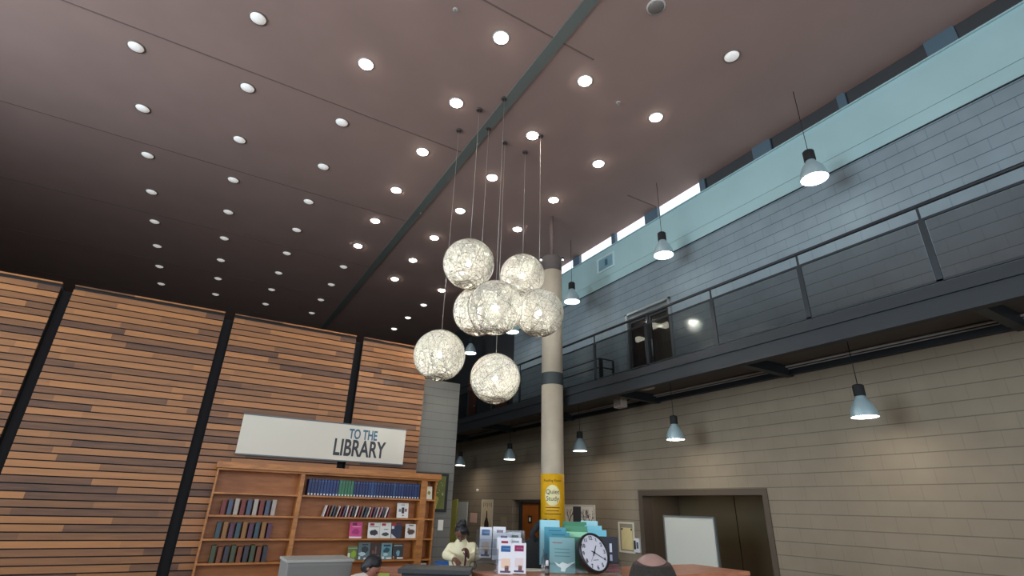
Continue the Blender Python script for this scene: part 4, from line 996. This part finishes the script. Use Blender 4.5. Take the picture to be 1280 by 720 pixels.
# strap she holds
hx = haR+Vector((-.045, -.06, .045)); c, s = math.cos(-wth), math.sin(-wth)
def w2(v): return Vector((wb.x+v.x*c-v.y*s, wb.y+v.x*s+v.y*c, v.z))
strp = thing('book_strap', 'dark red and black strap held in the hand of the woman in cream', 'strap', w2(hx))
MB().tube([(0, 0, .05), (.0, -.01, 0), (.005, -.005, -.06), (0, 0, -.13), (.01, .0, -.18)], [.010, .014, .013, .012, .014], 8).build('strap_band', mat('strap_maroon', (70, 24, 34), .7), strp)
MB().sphere((.012, 0, -.2), (.024, .016, .03), 12, 10).build('tassel', mat('tassel_dark', (50, 22, 28), .8), strp)
# --- seated person bent over at the left
sb = P(465, 712, 6.35)
S = thing('person', 'seated person with short dark hair bent forward at the desk by the bookcase', 'person', (sb.x, sb.y, 0), -math.atan2(sb.x, sb.y))
hz_ = P(466.5, 709.5, 6.35).z
Mh = T(0.0, 0, hz_) @ Matrix.Rotation(R(65), 4, 'Z') @ Matrix.Rotation(R(38), 4, 'X')
bm_ = MB(); head_mesh(bm_, Mh, .07, .09, .105)
sk = [(-.2, .12, .50, (.15, .12)), (-.17, .1, .66, (.13, .11)), (-.12, .06, hz_-.2, (.12, .1)), (-.04, .02, hz_-.1, .05), (-.02, .01, hz_-.05, .045),
      (-.12, -.14, hz_-.2, .05), (.0, -.18, hz_-.36, .038), (.16, -.16, hz_-.3, .024), (-.12, .22, hz_-.2, .05), (.0, .26, hz_-.36, .038), (.16, .2, hz_-.3, .024),
      (-.02, -.02, .46, .08), (.22, -.05, .48, .06), (.24, -.05, .1, .04), (.32, -.06, .04, .03), (-.02, .22, .46, .08), (.22, .2, .48, .06), (.24, .2, .1, .04), (.32, .2, .04, .03)]
ed = [(0, 1), (1, 2), (2, 3), (3, 4), (2, 5), (5, 6), (6, 7), (2, 8), (8, 9), (9, 10), (0, 11), (11, 12), (12, 13), (13, 14), (0, 15), (15, 16), (16, 17), (17, 18)]
vs, fs = skin(sk, ed); bm_.add(vs, fs, True)
hand_mesh(bm_, look((.16, -.16, hz_-.3), (.4, -.1, hz_-.33), Vector((0, 0, -1))), 1, .3, .95); hand_mesh(bm_, look((.16, .2, hz_-.3), (.4, .1, hz_-.33), Vector((0, 0, -1))), -1, .3, .95)
fuse(bm_, 'body', M_skinm, S, .007, 2)
hb_ = MB(); hb_.sphere((0, .02, .02), (.082, .098, .108), 28, 20, Mh, cap); hb_.sphere((0, .06, -.03), (.075, .05, .07), 20, 14, Mh)
fuse(hb_, 'hair', M_hairk, S, .008, 2)
sh_ = MB(); sk = [(-.2, .12, .48, (.17, .14)), (-.17, .1, .66, (.16, .14)), (-.12, .06, hz_-.19, (.16, .13)), (-.05, .02, hz_-.11, .07),
      (-.12, -.14, hz_-.19, .07), (.0, -.18, hz_-.36, .058), (.1, -.17, hz_-.33, .045), (-.12, .22, hz_-.19, .07), (.0, .26, hz_-.36, .058), (.1, .23, hz_-.33, .045)]
vs, fs = skin(sk, [(0, 1), (1, 2), (2, 3), (2, 4), (4, 5), (5, 6), (2, 7), (7, 8), (8, 9)]); sh_.add(vs, fs, True)
fuse(sh_, 'shirt', mat('beige_shirt', (206, 190, 178), .9), S, .012, 2)
tr = MB(); vs, fs = skin([(-.2, .12, .46, (.16, .13)), (-.02, -.02, .46, .095), (.22, -.05, .48, .075), (.24, -.05, .12, .06), (-.02, .22, .46, .095), (.22, .2, .48, .075), (.24, .2, .12, .06)], [(0, 1), (1, 2), (2, 3), (0, 4), (4, 5), (5, 6)]); tr.add(vs, fs, True)
fuse(tr, 'trousers', mat('navy_trousers', (34, 38, 52), .85), S, .014, 2)
for k in (-1, 1): MB().sphere((k*.024, -.08, .008), .009, 10, 8, Mh).build('eye', M_black, S)
gp = P(480, 717.5, 6.3)
gt = thing('green_folder', 'lime green folder propped in front of the seated person', 'folder', gp, -.3)
MB().box(-.055, .055, 0, .012, -.03, .012, Matrix.Rotation(R(-35), 4, 'X')).build('cover', mat('lime', (150, 160, 74), .6), gt)
MB().box(-.05, .05, .012, .02, -.025, .016, Matrix.Rotation(R(-35), 4, 'X')).build('pages', M_paper, gt)
fd = thing('reading_desk', 'small wooden desk where the dark-haired person sits', 'desk', (gp.x+.1, gp.y, 0), -.3)
MB().box(-.35, .3, -.25, .3, gp.z-.055, gp.z-.025).build('desktop', M_counter, fd, .004)
for x in (-.3, .25):
    for y in (-.2, .25): MB().box(x-.02, x+.02, y-.02, y+.02, 0, gp.z-.055).build('leg', M_case, fd)
st = thing('stool', 'low round stool under the seated person', 'stool', (sb.x-.14, sb.y+.19, 0))
MB().lathe([(.17, .34), (.18, .35), (.18, .385), (.16, .395)], 24).build('seat', M_case, st)
for k in range(3): a = 2*PI*k/3; MB().tube([(.08*math.cos(a), .08*math.sin(a), .35), (.15*math.cos(a), .15*math.sin(a), 0)], .016, 8).build('leg', M_steel, st)
# --- balding man close to the camera, seen from behind
mp = P(815.5, 712, 2.2); mt = P(815, 690, 2.2)
Mn = thing('person', 'balding man with short grey-brown hair seen from behind, close at lower right', 'person', (mp.x, mp.y, 0), -math.atan2(mp.x, mp.y)+PI)
zt_ = mt.z; hz2 = zt_-.118
Mh = T(0, -.02, hz2) @ Matrix.Rotation(R(8), 4, 'X')
bm_ = MB(); head_mesh(bm_, Mh, .084, .104, .112, 1.1)
sk = [(0, .1, .74, (.15, .11)), (0, .08, .92, (.14, .11)), (0, .04, hz2-.26, (.17, .115)), (0, .02, hz2-.15, (.06, .06)), (0, 0, hz2-.08, .055),
      (-.18, .04, hz2-.24, .055), (-.25, -.05, hz2-.5, .042), (-.18, -.26, hz2-.58, .028), (.18, .04, hz2-.24, .055), (.25, -.05, hz2-.5, .042), (.18, -.26, hz2-.58, .028),
      (-.1, .1, .68, .09), (-.1, .03, .38, .06), (-.1, .08, .08, .04), (-.1, -.06, .03, .035), (.1, .1, .68, .09), (.1, .03, .38, .06), (.1, .08, .08, .04), (.1, -.06, .03, .035)]
ed = [(0, 1), (1, 2), (2, 3), (3, 4), (2, 5), (5, 6), (6, 7), (2, 8), (8, 9), (9, 10), (0, 11), (11, 12), (12, 13), (13, 14), (0, 15), (15, 16), (16, 17), (17, 18)]
vs, fs = skin(sk, ed); bm_.add(vs, fs, True)
hand_mesh(bm_, look((-.18, -.26, hz2-.58), (-.14, -.5, hz2-.6), Vector((0, 0, -1))), -1, .3); hand_mesh(bm_, look((.18, -.26, hz2-.58), (.14, -.5, hz2-.6), Vector((0, 0, -1))), 1, .3)
fuse(bm_, 'body', M_skinl, Mn, .007, 2)
hr = MB()
def fringe(d, p):
    return p
nu, nv = 40, 12; vs = []; fs = []
for j in range(nv+1):
    for i in range(nu+1):
        a = R(-28)+R(236)*i/nu          # round the back from temple to temple
        top = R(40)+R(16)*max(0, math.sin(a))**2
        t = top+(R(122)-top)*j/nv
        r_ = 1.075 if 0 < j < nv else 1.02
        vs.append((math.sin(t)*math.cos(a)*.084*r_, math.sin(t)*math.sin(a)*.104*r_, math.cos(t)*.112*r_))
n1 = len(vs); vs += [tuple(c*.93 for c in v) for v in vs]
for j in range(nv):
    for i in range(nu):
        a = j*(nu+1)+i; b = a+1; c = a+nu+1; d = c+1
        fs += [(a, c, d, b), (a+n1, b+n1, d+n1, c+n1)]
for i in range(nu):
    fs += [(i, i+1, i+1+n1, i+n1)]; k = nv*(nu+1)+i; fs += [(k, k+n1, k+1+n1, k+1)]
for j in range(nv):
    k = j*(nu+1); fs += [(k, k+n1, k+nu+1+n1, k+nu+1)]; k += nu; fs += [(k, k+nu+1, k+nu+1+n1, k+n1)]
hr.add(vs, fs, True, Mh); hair_o = hr.build('hair', mat('grey_brown_hair', (56, 48, 42), .85, c2=(34, 30, 27), nscale=90, bump=.8), Mn)
hm = hair_o.data.materials[0]; nt = hm.node_tree; bs = nt.nodes['Principled BSDF']; src = bs.inputs['Base Color'].links[0].from_socket
tcn = nt.nodes.new('ShaderNodeTexCoord'); sx_ = nt.nodes.new('ShaderNodeSeparateXYZ'); nt.links.new(tcn.outputs['Generated'], sx_.inputs[0])
mr = nt.nodes.new('ShaderNodeMapRange'); mr.inputs['From Min'].default_value = .9; mr.inputs['From Max'].default_value = 1.12; nt.links.new(sx_.outputs['Z'], mr.inputs['Value'])
m3 = nt.nodes.new('ShaderNodeMix'); m3.data_type = 'RGBA'; nt.links.new(mr.outputs[0], m3.inputs['Factor']); nt.links.new(src, m3.inputs['A']); m3.inputs['B'].default_value = (*srgb((140, 106, 96)), 1)
nt.links.new(m3.outputs['Result'], bs.inputs['Base Color'])
sh_ = MB(); sk = [(0, .1, .68, (.17, .13)), (0, .08, .92, (.17, .13)), (0, .04, hz2-.25, (.2, .135)), (0, .02, hz2-.165, (.085, .08)),
      (-.18, .04, hz2-.235, .075), (-.25, -.05, hz2-.5, .06), (-.19, -.22, hz2-.565, .045), (.18, .04, hz2-.235, .075), (.25, -.05, hz2-.5, .06), (.19, -.22, hz2-.565, .045)]
vs, fs = skin(sk, [(0, 1), (1, 2), (2, 3), (2, 4), (4, 5), (5, 6), (2, 7), (7, 8), (8, 9)]); sh_.add(vs, fs, True)
fuse(sh_, 'shirt', mat('slate_shirt', (70, 78, 92), .9), Mn, .012, 2)
tr = MB(); vs, fs = skin([(0, .1, .72, (.17, .13)), (-.1, .1, .62, .105), (-.1, .03, .38, .08), (-.1, .08, .1, .065), (.1, .1, .62, .105), (.1, .03, .38, .08), (.1, .08, .1, .065)], [(0, 1), (1, 2), (2, 3), (0, 4), (4, 5), (5, 6)]); tr.add(vs, fs, True)
fuse(tr, 'trousers', mat('dark_trousers2', (40, 38, 36), .85), Mn, .014, 2)
for k in (-1, 1): MB().sphere((k*.1, .0, .04), (.05, .13, .045), 16, 10).build('shoe', M_black, Mn); MB().sphere((k*.026, -.088, .01), .01, 10, 8, Mh).build('eye', M_black, Mn)

# ------------------------------------------------------------------ light
w = bpy.data.worlds.new('world'); scn.world = w; w.use_nodes = True
bg = w.node_tree.nodes['Background']; bg.inputs[0].default_value = (.93, .97, 1, 1); bg.inputs[1].default_value = 1.6
def area(name, loc, rot, sx, sy, power, col):
    l = bpy.data.lights.new(name, 'AREA'); l.shape = 'RECTANGLE'; l.size = sx; l.size_y = sy; l.energy = power; l.color = col
    o = bpy.data.objects.new(name, l); COL.objects.link(o); o.location = loc; o.rotation_euler = rot; return o
for a, b in fill_wins_b: area('window_daylight', ((a+b)/2, Y0-.4, 4.2), (R(90), 0, 0), b-a, 6.3, 190, (.86, .94, 1))  # fill lamps outside the added windows, out of view
for a, b in fill_wins_l: area('window_daylight', (X0-.4, (a+b)/2, 4.2), (0, R(-90), 0), 6.3, b-a, 640, (.76, .92, 1))
# daylight entering through the clear clerestory panes
vs_ = scn.view_settings
vs_.view_transform = 'Standard'; vs_.look = 'None'; vs_.exposure = 0; vs_.gamma = 1; vs_.use_curve_mapping = False
cy_ = scn.cycles
cy_.use_denoising = True
try: cy_.denoiser = 'OPENIMAGEDENOISE'
except Exception: pass
cy_.max_bounces = 8; cy_.diffuse_bounces = 4; cy_.transparent_max_bounces = 16; cy_.sample_clamp_indirect = 6
cy_.caustics_reflective = False; cy_.caustics_refractive = False
